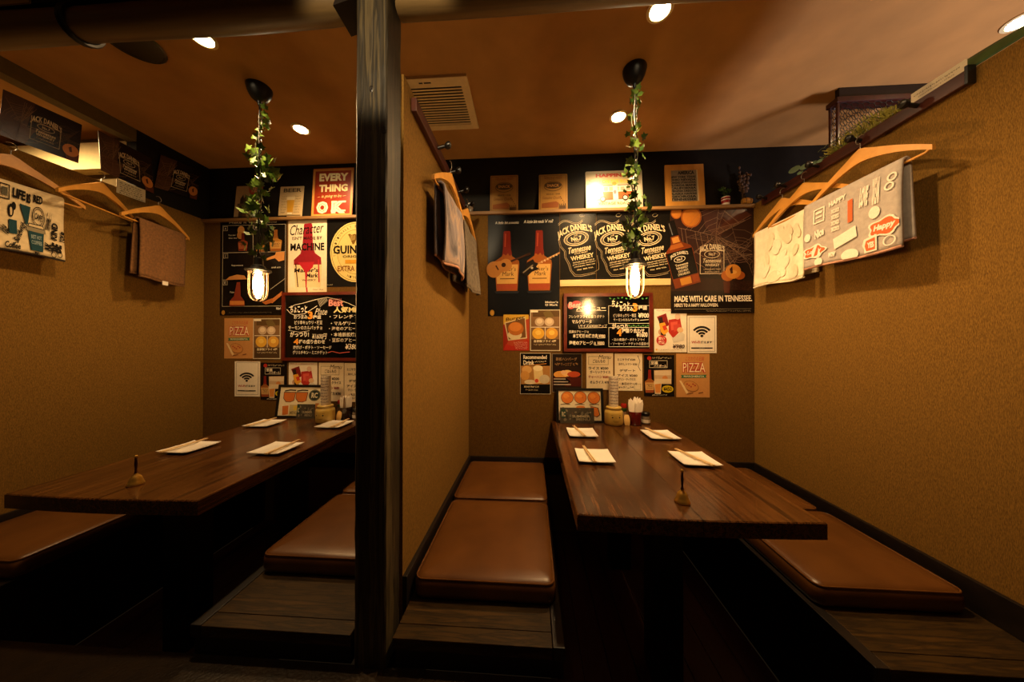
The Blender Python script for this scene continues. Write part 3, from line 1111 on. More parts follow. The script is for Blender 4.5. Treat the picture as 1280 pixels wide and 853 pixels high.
for i, (a, b, w) in enumerate(((700, 745.3, 'left'), (745.6, 791, 'middle'), (791.3, 838, 'right'))):
    wall_sheet('label_poster', ['black tilted whiskey label poster, next to the poster with guitars',
                                'black tilted whiskey label poster, middle one of the three in a row',
                                'black tilted whiskey label poster, touching the orange and brown cobweb poster'][i],
               'poster', (a, 262, b, 350), R7, '#12100d', d_label((a - 690) * 8.127 - 8), 'gloss_print', group='black label posters under the ledge')
a_, b_ = at(700, 350.3, 'y', -0.002), at(838, 356.5, 'y', -0.002)
tag(bbox('wood_batten', (a_.x, -0.007, b_.z), (b_.x, -0.0005, a_.z), 'pale_wood', None, 0.001), 'thin pale wooden batten under the black label posters', 'batten')


def web(p, cx, cy, R, col, n=13, seed=2, w=1.3, clip=(0, 0, 9999, 9999)):
    r = random.Random(seed)
    angs = sorted(r.uniform(0, 2 * PI) for _ in range(n))

    def C(x, y):
        return (min(max(x, clip[0]), clip[2]), min(max(y, clip[1]), clip[3]))
    for a in angs:
        p.layer -= 1
        p.line([C(cx + R * t * math.cos(a), cy + R * t * math.sin(a)) for t in (0, .5, 1)], w, col)
    for q in range(1, 8):
        for i in range(len(angs)):
            a, b = angs[i], angs[(i + 1) % len(angs)]
            if r.random() < .25:
                continue
            rr = R * q / 8 * r.uniform(.9, 1.1)
            p.layer -= 1
            p.line([C(cx + rr * math.cos(a), cy + rr * math.sin(a)), C(cx + rr * .93 * math.cos((a + b) / 2), cy + rr * .93 * math.sin((a + b) / 2)), C(cx + rr * math.cos(b), cy + rr * math.sin(b))], w, col)
    p.layer += 1


def d_halloween(p):
    p.poly([(96, 96), (650, 96), (650, 480), (96, 480)], '#33201c')
    p.poly([(300, 96), (540, 96), (420, 330), (330, 240)], '#4a2c26')
    p.poly([(430, 240), (560, 110), (640, 170), (470, 260)], '#583226')
    p.poly([(96, 560), (650, 600), (650, 660), (96, 660)], '#2a1812')
    p.poly([(450, 600), (495, 590), (490, 700), (455, 700)], '#4a1f12')
    for x, y, r in ((135, 140, 58), (236, 172, 70)):
        p.ell(x, y, min(r, x - 97), r if y - r > 97 else y - 97, '#9c5420')
        p.ell(x, y, min(r, x - 97) * .86, (r if y - r > 97 else y - 97) * .86, '#c67c30')
    web(p, 400, 300, 260, '#8d6f5c', 16, 4, 2.0, (110, 100, 645, 690))
    web(p, 560, 420, 190, '#7d6250', 13, 9, 1.8, (300, 100, 645, 690))
    # etched bottle outline
    p.frame(292, 395, 456, 550, 5, '#b9a58c')
    p.text("JACK DANIEL'S", 290, 350, 458, 402, '#d8c9ae', .03, 0, 0, .35)
    p.ring(374, 420, 52, 26, 4, '#c8b89c')
    p.text('No.7', 352, 410, 398, 430, '#c8b89c', .03)
    p.text('Tennessee', 312, 448, 434, 476, '#c8b89c', .02, .25)
    p.text('WHISKEY', 326, 482, 424, 500, '#c8b89c', .02)
    p.text('LYNCHBURG TENN', 318, 514, 430, 524, '#a5947c', .02)
    p.text('DISTILLERY', 326, 532, 424, 541, '#a5947c', .02)
    # orange with a slice cut
    p.ell(478, 562, 44, 36, '#a0581e')
    p.ell(556, 562, 36, 28, '#8f481c')
    p.ell(514, 536, 52, 48, '#bb7a30')
    p.ell(516, 540, 22, 12, '#d0984a')
    p.poly([(490, 520), (508, 500), (512, 548), (498, 550)], '#3b1d0e')
    # tilted bottle at the left, its label square on
    cb, sb = math.cos(-.25), math.sin(-.25)

    def Q(u, v):
        return (168 + u * cb - v * sb, 470 + u * sb + v * cb)
    xs = lambda pts, c: p.poly([(max(Q(*q)[0], 60), Q(*q)[1]) for q in pts], c)
    p.poly([Q(-34, -285), Q(22, -285), Q(26, -180), Q(-32, -180)], '#181412')
    p.line([Q(-18, -270), Q(-14, -190)], 6, '#6a6a70')
    p.poly([Q(-30, -180), Q(26, -180), Q(34, -130), Q(86, -96), Q(96, -70), Q(92, 160), Q(-86, 160), Q(-92, -70), Q(-80, -96), Q(-38, -130)], '#6f3216')
    p.poly([Q(-26, -172), Q(20, -172), Q(24, -134), Q(-24, -134)], '#b9803c')
    p.poly([Q(-44, -126), Q(30, -126), Q(40, -96), Q(-60, -96)], '#9a5826')
    p.poly([Q(-88, -78), Q(92, -78), Q(90, 96), Q(-84, 96)], '#12100e')
    p.frame(*[0, 0, 0.01, 0.01], 0.001, '#12100e')
    p.text("JACK DANIEL'S", Q(-4, -60)[0] - 62, Q(-4, -60)[1] - 14, Q(-4, -60)[0] + 62, Q(-4, -60)[1] + 14, '#d8cdb8', .03, 0, -.25, .5)
    p.ring(*Q(-8, -22), 40, 20, 4, '#d8cdb8', -.25)
    p.text('No.7', Q(-8, -22)[0] - 20, Q(-8, -22)[1] - 8, Q(-8, -22)[0] + 20, Q(-8, -22)[1] + 8, '#d8cdb8', .03, 0, -.25)
    for k, (s, w) in enumerate((('Tennessee', 44), ('WHISKEY', 42), ('SOUR MASH', 34), ('LYNCHBURG', 40))):
        q = Q(-4, 14 + k * 21)
        p.text(s, q[0] - w, q[1] - 8, q[0] + w, q[1] + 8, '#cdbfa4', .02, 0, -.25)
    p.poly([Q(-40, 104), Q(34, 104), Q(34, 150), Q(-40, 150)], '#b57c30')
    p.poly([Q(44, 104), Q(86, 104), Q(86, 150), Q(44, 150)], '#823c1c')
    p.rect(97, 676, 650, 805, '#140f0d')
    p.text('MADE WITH CARE IN TENNESSEE.', 118, 692, 636, 732, '#e9ddc8', .03)
    p.text("HERE'S TO A HAPPY HALLOWEEN.", 118, 742, 412, 765, '#d9cdb8', .03)
    p.line([(118, 780), (630, 780)], 2, '#8a7d6a')
    p.scrawl(330, 788, 630, 798, '#8a7d6a', 1.5)


wall_sheet('halloween_poster', 'brown cobweb poster with orange moons and a tilted whiskey bottle', 'poster', (838, 258, 942.5, 391.5), R6, '#1f1613', d_halloween, 'gloss_print', lift=0.0015)


# chalk style menu boards
def menu_board(label, px, fr, draw, loc_y=-0.0005):
    a, b = at(px[0], px[1], 'y', -0.012), at(px[2], px[3], 'y', -0.012)
    t = thing('menu_board', label, 'menu board', ((a.x + b.x) / 2, -0.008, b.z), group='chalk menu boards on the back wall')
    w, y0, y1 = 0.020, -0.022, -0.001
    mb = MB()
    x0, x1, z0, z1 = a.x, b.x, b.z, a.z
    for pts in (((x0, z1), (x1, z1), (x1 - w, z1 - w), (x0 + w, z1 - w)), ((x0, z0), (x0 + w, z0 + w), (x1 - w, z0 + w), (x1, z0)),
                ((x0, z0), (x0, z1), (x0 + w, z1 - w), (x0 + w, z0 + w)), ((x1, z0), (x1 - w, z0 + w), (x1 - w, z1 - w), (x1, z1))):
        mb.prism([(x, y0, z) for x, z in pts], (0, y1 - y0, 0))
    mb.build('frame', 'board_frame', t, world=True)
    ox, oy, s = fr
    rect = ((px[0] - ox) * s, (px[1] - oy) * s, (px[2] - ox) * s, (px[3] - oy) * s)
    sheet('writing_surface', None, None, (x0 + w * .5, -0.013, z1 - w * .5), (x1 - x0 - w, 0, 0), (0, 0, z0 - z1 + w), (0, -1, 0), (rect[0] + 12, rect[1] + 12, rect[2] - 12, rect[3] - 12), '#0b0a09', draw, 'board_print', parent=t)
    return t


CH = '#e6dfd0'


def d_board_r(p):
    p.ell(138, 160, 24, 26, '#b9474f')
    p.ell(180, 150, 36, 26, '#b9474f')
    p.text('Best', 122, 134, 212, 176, '#efb7b4', .03, .2)
    p.text('人気メニュー', 178, 160, 392, 196, CH, .03)
    p.line([(178, 200), (396, 196)], 3, CH)
    p.text('フレンチフライ山盛りポテト', 122, 228, 384, 250, CH)
    p.text('マルゲリータ', 146, 262, 290, 290, CH, .02)
    p.text('Lサイズは¥200アップ', 194, 296, 402, 318, CH)
    p.line([(194, 322), (402, 318)], 2.5, CH)
    p.text('豆腐のアヒージョ', 124, 338, 266, 358, CH)
    p.text('本格鉄板の焼き肉 ¥980', 152, 364, 388, 394, CH, .025)
    p.line([(330, 396), (390, 393)], 2.5, CH)
    p.text('海老のアヒージョ ¥880', 124, 414, 382, 444, CH, .025)
    p.line([(310, 446), (384, 442)], 2.5, CH)
    p.text('ちょこっと', 436, 128, 566, 178, CH, .03, 0, .12)
    p.text('おつまみ', 494, 172, 590, 202, CH, .03)
    p.text('3', 586, 146, 622, 206, '#e89a3c', .05)
    p.text('種盛', 626, 164, 690, 194, CH, .02)
    p.frame(412, 162, 708, 292, 3, CH)
    p.text('ピリ辛キュウリ・枝豆', 448, 220, 612, 246, CH)
    p.text('¥900', 626, 216, 704, 252, CH, .035)
    p.text('サーモンのカルパッチョ', 448, 254, 630, 274, CH)
    p.line([(640, 268), (700, 264)], 4, CH)
    p.text('がっつり', 438, 288, 550, 334, CH, .035, 0, .06)
    for k in range(9):
        p.ell(560 + k * 17, 306 + 6 * (k % 2), 8, 5, '#4f8a4a', .6 * (-1) ** k, 8)
    p.text('4', 472, 328, 506, 380, '#e89a3c', .05)
    p.text('種盛り合わせ', 508, 326, 670, 358, CH, .02)
    p.frame(412, 318, 704, 458, 3, CH)
    p.text('¥1600', 612, 352, 692, 388, CH, .035)
    p.text('・鶏の唐揚げ・ポテトフライ', 438, 396, 672, 416, CH)
    p.text('・ソーセージ・ナゲットの盛合せ', 428, 424, 700, 446, CH)
    for k in range(10):
        p.ell(424 + k * 29, 110 + 5 * math.sin(k * 1.7), 9, 5, '#4f8a4a', .5 * (-1) ** k, 8)


menu_board('chalk menu board in a red-brown frame above the right table', (704.5, 367.5, 815.5, 440), R4, d_board_r)


def d_board_l(p):
    for k, (x, y) in enumerate(((650, 352), (700, 330), (760, 318), (826, 300), (880, 286), (955, 272), (1040, 290), (1120, 318), (1190, 352))):
        if k:
            p.line([q, (x, y)], 4, CH)
        q = (x, y)
    for k in range(9):
        p.line([(880 + k * 9, 286 - k), (905 + k * 7, 350 - k * 6)], 3, '#bdb6a6')
        p.line([(980 + k * 11, 282), (990 + k * 11, 330)], 3, '#c26a66')
    p.text('Best', 972, 290, 1086, 344, '#e8a09c', .03)
    p.line([(636, 366), (668, 400), (700, 412), (780, 402), (880, 340)], 4, CH)
    p.text('ちょこっと', 664, 336, 800, 394, CH, .035)
    p.text('3', 806, 384, 846, 446, '#e89a3c', .05)
    p.text('Plate', 868, 360, 962, 412, CH, .0, .3)
    p.text('人気MENU', 1010, 346, 1290, 398, '#f0e2a8', .04)
    p.text('おつまみ', 694, 410, 804, 444, CH, .02)
    p.text('種盛', 846, 414, 912, 444, CH, .02)
    p.text('ピリ辛キュウリ・枝豆', 700, 456, 922, 488, CH, .015)
    p.text('サーモンのカルパッチョ', 650, 498, 920, 530, CH, .01)
    p.line([(650, 534), (740, 550), (820, 538)], 3, CH)
    p.text('がっつり!', 664, 544, 816, 588, CH, .035)
    p.text('¥1600円', 842, 560, 956, 606, CH, .015, .2)
    p.text('4', 694, 602, 734, 648, '#e89a3c', .05)
    p.text('種の盛り合わせ', 736, 608, 944, 642, CH, .025)
    p.text('唐揚げ・ポテト・ソーセージ', 690, 656, 996, 686, CH, .015)
    p.text('グリルチキン・ミニナゲット', 686, 696, 964, 726, CH, .015)
    p.line([(970, 712), (1000, 702), (1060, 716), (1140, 706)], 5, '#d0645f')
    p.text('・フレンチフライ', 980, 412, 1290, 442, CH, .015)
    p.text('・マルゲリータ¥980', 992, 464, 1290, 496, CH, .015)
    p.text('・海老のアヒージョ', 976, 506, 1250, 536, CH, .015)
    p.text('・本格鉄板焼肉 ¥980', 994, 552, 1290, 586, CH, .015)
    p.text('・豆腐のアヒージョ', 980, 596, 1250, 630, CH, .015)
    p.text('¥380', 1106, 642, 1200, 686, CH, .02, .2)


menu_board('chalk menu board half hidden by the black post, over the left table', (353.5, 366, 466, 451.5), ZBF, d_board_l)


# ---- printed menus right of the partition
def d_burger(p):
    p.poly([(208, 380), (432, 382), (432, 420), (208, 470)], '#c9a23c')
    p.poly([(208, 460), (260, 600), (208, 700)], '#8d2a1c')
    p.poly([(290, 660), (432, 600), (432, 698), (208, 700), (232, 640)], '#a82e22')
    p.poly([(218, 452), (404, 400), (418, 592), (250, 612)], '#c9b898')
    p.poly([(228, 458), (398, 412), (408, 584), (256, 602)], '#6b4a2a')
    p.text('Burger', 230, 398, 400, 436, '#3c2410', .02, .2, -.14)
    p.ell(310, 560, 62, 44, '#cdbb96')
    p.ell(318, 506, 70, 60, '#a8642c')
    p.ell(314, 490, 56, 40, '#c47a38')
    for k in range(5):
        p.scrawl(300 + k * 4, 622 + k * 14, 424, 632 + k * 14, '#d8a08c', 2)


def d_fries(p):
    p.rect(454, 344, 708, 600, '#7d5f40')
    p.rect(470, 344, 708, 400, '#5b4429')
    p.rect(446, 340, 516, 360, '#e9e0d0')
    p.poly([(560, 362), (620, 340), (660, 400), (590, 420)], '#6a5a36')
    for x, y, c in ((530, 446, '#b9a28a'), (616, 446, '#c2aa92'), (518, 548, '#d9a83c'), (638, 548, '#cf9a3e')):
        p.ell(x, y, 42 if y < 500 else 54, 38 if y < 500 else 50, c)
        p.ell(x, y - 6, 26, 22, '#d8c3a6' if y < 500 else '#e6bf5a')
    p.rect(454, 490, 702, 495, '#e9e0d0')
    p.rect(577, 495, 582, 600, '#e9e0d0')
    p.rect(458, 600, 702, 690, '#4a3826')
    p.text('自家製フライ 4種', 480, 606, 676, 628, '#e8dcc0', .02)
    p.scrawl(480, 640, 680, 654, '#cdbd9c', 2)
    p.frame(446, 338, 713, 703, 6, '#d9cdb4')


def d_meat(p):
    p.poly([(760, 240), (828, 214), (850, 300), (800, 330)], '#7d1d18')
    p.ell(800, 350, 30, 26, '#c29a7a')
    p.poly([(772, 246), (800, 240), (826, 380), (790, 372)], '#2c1a14')
    p.poly([(776, 290), (818, 280), (846, 346), (812, 372), (790, 350)], '#e0a030')
    p.poly([(800, 308), (826, 300), (836, 330), (812, 340)], '#c23a22')
    p.poly([(846, 262), (930, 250), (944, 330), (880, 396), (846, 352)], '#b03026')
    p.poly([(860, 280), (912, 272), (906, 330), (864, 340)], '#d0584a')
    p.poly([(880, 300), (930, 290), (934, 330), (886, 350)], '#c2463a')
    p.ell(912, 238, 20, 22, '#d8b8a0')
    p.ell(930, 336, 22, 20, '#d9b48c')
    p.poly([(870, 398), (940, 350), (964, 370), (958, 410), (880, 428)], '#cfc8bc')
    p.ell(794, 410, 38, 36, '#b93028')
    p.text('旨い', 772, 384, 816, 408, '#ecd9c4', .03)
    p.text('肉盛', 772, 412, 816, 436, '#ecd9c4', .03)
    p.text('¥980', 874, 440, 962, 470, '#3a2218', .03, .2)
    p.scrawl(756, 190, 960, 200, '#c9827a', 2)
    p.ell(757, 478, 7, 7, '#e0b040')
    p.scrawl(770, 474, 950, 486, '#b9a48c', 2)


def d_wifi(cx, cy, s, x0, y0, x1, y1):
    def d(p):
        p.frame(x0, y0, x1, y1, 2.2 * s, INK)
        for r in (82, 58, 35):
            p.ring(cx, cy, r * s, r * s * 0.92, 15 * s, INK, 0, 24, PI * 1.25 - .12, PI * 1.75 + .12)
        p.ell(cx, cy - 3 * s, 11 * s, 10 * s, INK)
        p.text('Wi-Fi', cx - 76 * s, cy + 33 * s, cx - 12 * s, cy + 52 * s, '#b03a26', .03)
        p.text('使えます', cx - 8 * s, cy + 33 * s, cx + 74 * s, cy + 52 * s, INK, .03)
        p.rect(cx - 78 * s, cy + 80 * s, cx + 78 * s, cy + 89 * s, INK)
        p.text('FREE SPOT', cx - 20 * s, cy + 82 * s, cx + 20 * s, cy + 87 * s, '#e6ddcc')
    return d


def d_drink(p):
    p.rect(52, 62, 232, 134, '#14110e')
    p.text('Recommended', 70, 70, 214, 94, '#e9dfca', .025)
    p.text('Drink', 70, 102, 138, 130, '#e9dfca', .03)
    p.scrawl(142, 104, 212, 116, '#d0c3a8', 2)
    p.line([(70, 136), (212, 122)], 3, '#c98a3a')
    p.rect(55, 136, 234, 250, '#a87a44')
    p.ell(92, 160, 30, 24, '#d3a765')
    p.ell(80, 196, 28, 28, '#c9944c')
    p.poly([(132, 150), (186, 140), (196, 240), (140, 246)], '#dcc48c')
    p.ell(160, 150, 30, 18, '#ecdcb0')
    p.ell(112, 236, 36, 14, '#d9cbae')
    p.ell(200, 218, 32, 28, '#c2b59a')
    p.ell(152, 228, 12, 12, '#c9472e')
    p.rect(55, 250, 234, 304, '#14110e')
    p.text('本日のおすすめドリンク', 74, 258, 166, 272, '#d8c8a4', .02)
    p.scrawl(84, 280, 164, 290, '#b9aa8a', 2)
    p.frame(50, 56, 238, 311, 3, '#c9bda4')


def d_sushi(p):
    p.rect(250, 66, 428, 200, '#241b18')
    p.text('鉄板ハンバーグ', 270, 84, 400, 104, '#a5835c', .01)
    p.scrawl(264, 116, 404, 136, '#8a6a48', 3)
    p.rect(250, 140, 428, 176, '#2a1c18')
    p.ell(300, 190, 44, 22, '#d49a4c')
    p.ell(340, 182, 34, 20, '#e0b878')
    p.ell(380, 188, 40, 18, '#b04a2c')
    p.ell(318, 176, 18, 12, '#dcb088')
    p.rect(250, 206, 428, 262, '#4a1e18')
    p.poly([(254, 214), (330, 208), (360, 232), (320, 262), (254, 262)], '#1c1513')
    for k in range(3):
        p.rect(256, 214 + k * 17, 330 + k * 16, 221 + k * 17, '#a89c90')
    p.frame(246, 60, 431, 300, 3, '#8d8270')


def d_note_a(p):
    p.frame(262 + 2, 526, 410, 588, 3, '#8a7a48')
    p.text('ごはんもの', 296, 548, 386, 574, '#4a3a20', .03)
    p.text('Menu', 340, 516, 430, 546, '#4a3a20', .0, .3)
    for k, (y, s) in enumerate(((602, 'ライス ¥200'), (630, 'ガーリックライス'), (666, 'チャーハン ¥680'), (704, 'オムライス ¥780'))):
        p.text(s, 264 + (k % 2) * 10, y, 410 + (k % 2) * 14, y + 22, ('#2a221a', '#2a221a', '#8c2f24', '#2a221a')[k], .035)


def d_note_b(p):
    for k, (y, s, c) in enumerate(((540, 'ミニサラダ ¥380', '#3a3026'), (574, '冷やしトマト ¥380', '#5a4a34'), (620, 'デザート', '#2c2620'), (656, 'アイス ¥280', '#5a4a34'), (684, 'プリン・ティラミス', '#3a3026'), (716, '・本日のケーキ', '#5a4a34'))):
        p.text(s, 474 + (k % 3) * 8, y, 606 + (k % 2) * 14, y + 20, c, .035)
    p.line([(622, 520), (638, 560), (626, 600), (642, 630)], 4, '#3a3026')
    p.frame(596, 726, 644, 768, 2, '#5a6a4a')
    p.scrawl(480, 744, 590, 762, '#3a3026', 3)


def d_highball(p):
    p.ell(706, 540, 16, 15, '#b02a22')
    p.scrawl(728, 530, 870, 546, '#b9a98c', 2)
    p.frame(706, 556, 838, 610, 3, '#c9bda4')
    p.text('至福', 716, 562, 768, 588, '#e4d9c2', .03)
    p.text('ハイボール', 740, 586, 832, 606, '#e4d9c2', .02)
    p.poly([(740, 628), (868, 624), (866, 728), (742, 728)], '#c3a684')
    p.rect(744, 632, 864, 664, '#d8c4a6')
    p.ell(820, 684, 20, 16, '#c9854a')
    p.rect(744, 690, 864, 722, '#d9c3a0')
    p.bottle(672, 624, 744, 792, '#7d241a', '#94582a', '#c9a066', '#964a2c')
    p.poly([(738, 708), (796, 702), (788, 800), (746, 800)], '#d9c8a8')
    p.poly([(744, 730), (790, 724), (784, 792), (750, 792)], '#d08a44')
    p.ell(838, 764, 42, 26, '#c9b21e')
    p.text('¥450', 808, 748, 868, 780, '#3a2c10', .03)
    p.scrawl(726, 804, 836, 812, '#c9bda4', 2)


def d_pizza(x0, y0, w, h):
    X = lambda u: x0 + u * w
    Y = lambda v: y0 + v * h

    def d(p):
        p.text('こだわりの石窯', X(.28), Y(.06), X(.84), Y(.16), '#b5402e', .0, .1)
        p.text('PIZZA', X(.18), Y(.195), X(.89), Y(.435), '#b3372a', .10)
        p.text('PIZZA', X(.20), Y(.21), X(.87), Y(.42), '#ecdcb8', .0)
        p.poly([(X(.13), Y(.49)), (X(.92), Y(.48)), (X(.88), Y(.52)), (X(.92), Y(.55)), (X(.13), Y(.56)), (X(.17), Y(.525))], '#2f6a4a')
        p.text('MARGHERITA', X(.22), Y(.50), X(.84), Y(.54), '#e0d6b8', .02)
        p.ell(X(.44), Y(.75), w * .24, h * .12, '#8a5a2e', .35)
        p.ell(X(.44), Y(.745), w * .22, h * .105, '#c2884a', .35)
        for k in range(5):
            p.ell(X(.32 + .06 * k), Y(.70 + .03 * (k % 3)), w * .03, h * .018, '#a2452c')
        p.poly([(X(.08), Y(.62)), (X(.14), Y(.62)), (X(.36), Y(.90)), (X(.30), Y(.93))], '#e2c896')
        p.line([(X(.32), Y(.93)), (X(.5), Y(.90))], h * .02, '#7a4a28')
        p.line([(X(.66), Y(.91)), (X(.8), Y(.885))], h * .02, '#6a3a20')
    return d


wall_sheet('burger_flyer', 'small red and yellow flyer with a burger, left of the flyer with four dishes', 'flyer', (629, 392.5, 661.5, 438.5), R3, '#a8452c', d_burger, 'gloss_print')
wall_sheet('snack_flyer', 'brown flyer with four round dishes beside the red burger flyer', 'flyer', (662, 387, 701, 439), R3, '#6d5236', d_fries, 'gloss_print')
wall_sheet('meat_flyer', 'white flyer with a red meat bowl, right of the right menu board', 'flyer', (817.7, 386.5, 858.5, 440.5), R4, WHITE, d_meat, 'paper_print')
wall_sheet('wireless_notice', 'white wireless notice under the cobweb poster', 'notice', (859.3, 394.8, 895.8, 441.5), R4, WHITE, d_wifi(1087, 382, 1.0, 995, 243, 1182, 492), 'paper_print')
wall_sheet('drink_flyer', 'black framed flyer of recommended drinks, left end of the lowest row', 'flyer', (650, 441.5, 688.5, 493.5), R5, '#1a1512', d_drink, 'gloss_print')
wall_sheet('steak_flyer', 'dark red flyer of grilled food behind the framed menu of the right table', 'flyer', (690, 442, 727.8, 491), R5, '#2c211c', d_sushi, 'gloss_print')
wall_sheet('handwritten_menu', 'handwritten paper menu with a boxed heading over the right table', 'paper menu', (733, 441.5, 766.5, 487.5), R4, '#e6d8bd', d_note_a, 'paper_print')
wall_sheet('handwritten_menu', 'handwritten paper menu beside the dark bottle flyer, over the right table', 'paper menu', (768.3, 442, 803, 488.8), R4, '#e6d8bd', d_note_b, 'paper_print')
wall_sheet('highball_flyer', 'black flyer with bottle, glass and yellow price spot, over the right table', 'flyer', (805, 444, 843, 496), R4, '#15110f', d_highball, 'gloss_print')
wall_sheet('pizza_flyer', 'tan pizza flyer under the wireless notice, right end of the lowest row', 'flyer', (845.3, 442.5, 887.2, 497.2), R4, '#c08a50', d_pizza(902, 508, 242, 316), 'paper_print')

# ---- left booth
def d_grid(p):
    p.text('Make it with a 45ml', 172, 486, 548, 514, '#d9d0bf', .01, .2)
    p.frame(118, 526, 618, 1172, 3, '#b9ad98')
    p.rect(360, 526, 364, 745, '#b9ad98')
    p.rect(120, 742, 616, 746, '#b9ad98')
    p.line([(120, 960), (330, 955)], 3, '#b9ad98')
    p.line([(500, 1040), (616, 955)], 3, '#b9ad98')
    for x, y, s in ((142, 552, 'A'), (388, 550, 'B'), (146, 770, 'C'), (388, 770, 'D'), (144, 984, 'E')):
        p.frame(x - 18, y - 18, x + 18, y + 18, 3, '#b9ad98')
        p.text(s, x - 7, y - 9, x + 7, y + 9, '#d9d0bf')
    p.text('Pour over', 168, 598, 226, 612, '#d9d0bf')
    p.text('the ice', 168, 622, 236, 634, '#d9d0bf')
    p.ell(268, 570, 28, 36, '#b9854a')
    p.ell(262, 608, 26, 30, '#a8743c')
    p.bottle(244, 590, 322, 732, '#5c1e14', '#7d3a24', '#a3593a', '#702a1c')
    p.bottle(495, 570, 592, 740, '#7d4a20', '#9c6a2a', '#b98a4a', '#8d5220')
    p.bottle(386, 660, 486, 742, '#7d4a20', '#9c6a2a', '#b98a4a', '#8d5220')
    p.poly([(460, 800), (540, 770), (548, 746), (614, 746), (612, 812), (570, 822), (540, 796), (470, 812)], '#c98a4c')
    p.text('Squeeze', 196, 840, 288, 856, '#d9d0bf')
    p.text('and stir', 512, 860, 586, 874, '#d9d0bf')
    p.poly([(150, 962), (180, 936), (240, 920), (300, 928), (320, 958)], '#c2854a')
    p.poly([(240, 980), (266, 980), (272, 1090), (302, 1130), (304, 1168), (180, 1168), (184, 1128), (218, 1090)], '#7d3322')
    p.poly([(186, 1128), (300, 1128), (300, 1160), (186, 1160)], '#c27a3c')
    p.text('Pour', 186, 1050, 220, 1066, '#d9d0bf')
    p.poly([(500, 1130), (596, 1056), (604, 1080), (520, 1150)], '#b9703c')
    p.poly([(440, 1140), (520, 1110), (530, 1140), (470, 1160)], '#a8602f')
    p.ell(134, 1220, 14, 18, '#a87a34')
    p.text("Maker's Mark", 552, 1180, 620, 1200, '#e0d8c8', .02)
    p.scrawl(180, 1216, 520, 1226, '#5a5248', 2)


wall_sheet('cocktail_poster', 'black poster with a grid of bottles behind the left hanging lamp', 'poster', (275.5, 272, 357.5, 394), ZA, '#0f0d0b', d_grid, 'gloss_print')


def d_character(p):
    p.poly([(772, 514), (826, 510), (834, 526), (840, 700), (858, 750), (904, 784), (908, 852), (690, 852), (688, 800), (740, 752), (756, 700), (768, 526)], '#8d202a')
    p.poly([(688, 840), (912, 840), (900, 1020), (704, 1020)], '#e2c89a')
    p.line([(704, 830), (722, 1016)], 8, '#3a1c14')
    p.text("Maker's", 694, 866, 884, 900, '#2a1a12', .03, .1)
    p.text('Mark', 788, 908, 884, 942, '#2a1a12', .03, .1)
    p.text('WHISKY', 754, 954, 866, 970, '#3a2a1c', .02)
    p.poly([(722, 820), (764, 876), (778, 900), (784, 1028), (792, 1028), (796, 902), (840, 860), (852, 818)], '#b32734')
    p.line([(884, 800), (890, 980)], 10, '#b32734')
    p.text('Character', 658, 516, 924, 596, '#1d1512', .0, .25, -.08)
    p.text("ISN'T MADE BY", 676, 616, 912, 642, '#3a1a18', .01)
    p.text('MACHINE', 662, 668, 930, 728, '#1d1512', .03)
    p.rect(648, 1020, 944, 1056, '#e4d2b0')
    p.text("Maker's Mark", 842, 1032, 926, 1044, '#4a3a2c')
    p.line([(792, 1020), (796, 1056)], 12, '#b32734')


wall_sheet('bottle_poster', 'white poster of a red wax-dripped bottle with black lettering', 'poster', (360.5, 271, 408.3, 366.5), ZA, '#e4d6ba', d_character, 'gloss_print')


def d_stout(p):
    cx, cy = 1185, 738
    p.ell(cx, cy, 206, 238, '#d9c37c', n=40)
    p.ring(cx, cy, 196, 228, 4, '#6d5a24', 0, 40)
    p.ring(cx, cy, 150, 176, 3, '#8a7430', 0, 40)
    s = 'TRADITIONALLY BREWED · ST. JAMES GATE DUBLIN'
    for k, ch in enumerate(s):
        if ch == ' ':
            continue
        a = -PI * 0.98 + 1.7 * PI * k / len(s) - .2
        x, y = cx + 172 * math.cos(a), cy + 202 * math.sin(a)
        p.layer -= 1
        p.text(ch, x - 7, y - 9, x + 7, y + 9, '#4a3c18', .01, 0, a + PI / 2)
    p.layer += 1
    # harp
    p.poly([(1122, 600), (1136, 594), (1150, 604), (1176, 596), (1192, 604), (1188, 640), (1172, 674), (1160, 680), (1146, 650), (1134, 620)], '#7a5a22')
    for k in range(5):
        p.line([(1140 + k * 9, 606), (1150 + k * 6, 650 - k * 2)], 2, '#d9c37c')
    p.text('GUINNESS', 1004, 686, 1366, 752, '#17120c', .03)
    p.text('ORIGINAL', 1080, 764, 1296, 784, '#4a3c18', .02)
    p.poly([(1100, 800), (1270, 800), (1270, 830), (1100, 830)], '#c9922c')
    p.text('EXTRA STOUT', 1040, 846, 1330, 890, '#7a4a1c', .02)
    p.scrawl(956, 990, 1004, 1000, '#a89c84', 2)


wall_sheet('stout_poster', 'black poster with a round yellow beer label, cut off by the black post', 'poster', (408.8, 271, 482, 358), ZA, '#0f0d0b', d_stout, 'gloss_print')
wall_sheet('pizza_flyer', 'tan pizza flyer left of the left menu board', 'flyer', (280.5, 398, 316, 448.5), ZBF, '#bd8850', d_pizza(131, 436, 224, 322), 'paper_print')


def shifted(draw, dx, dy, sx, sy, ox, oy):
    """the same print drawn in another frame"""
    def d(p):
        q = Print()
        draw(q)
        for pts, faces, col, lay in q.polys:
            p.raw([(dx + (x - ox) * sx, dy + (y - oy) * sy) for x, y in pts], faces, col)
    return d


def fit(draw, src, px, fr):
    """print whose own rectangle is src, fitted to the sheet px seen in frame fr"""
    ox, oy, s = fr
    x0, y0, x1, y1 = ((px[0] - ox) * s, (px[1] - oy) * s, (px[2] - ox) * s, (px[3] - oy) * s)
    return shifted(draw, x0, y0, (x1 - x0) / (src[2] - src[0]), (y1 - y0) / (src[3] - src[1]), src[0], src[1])


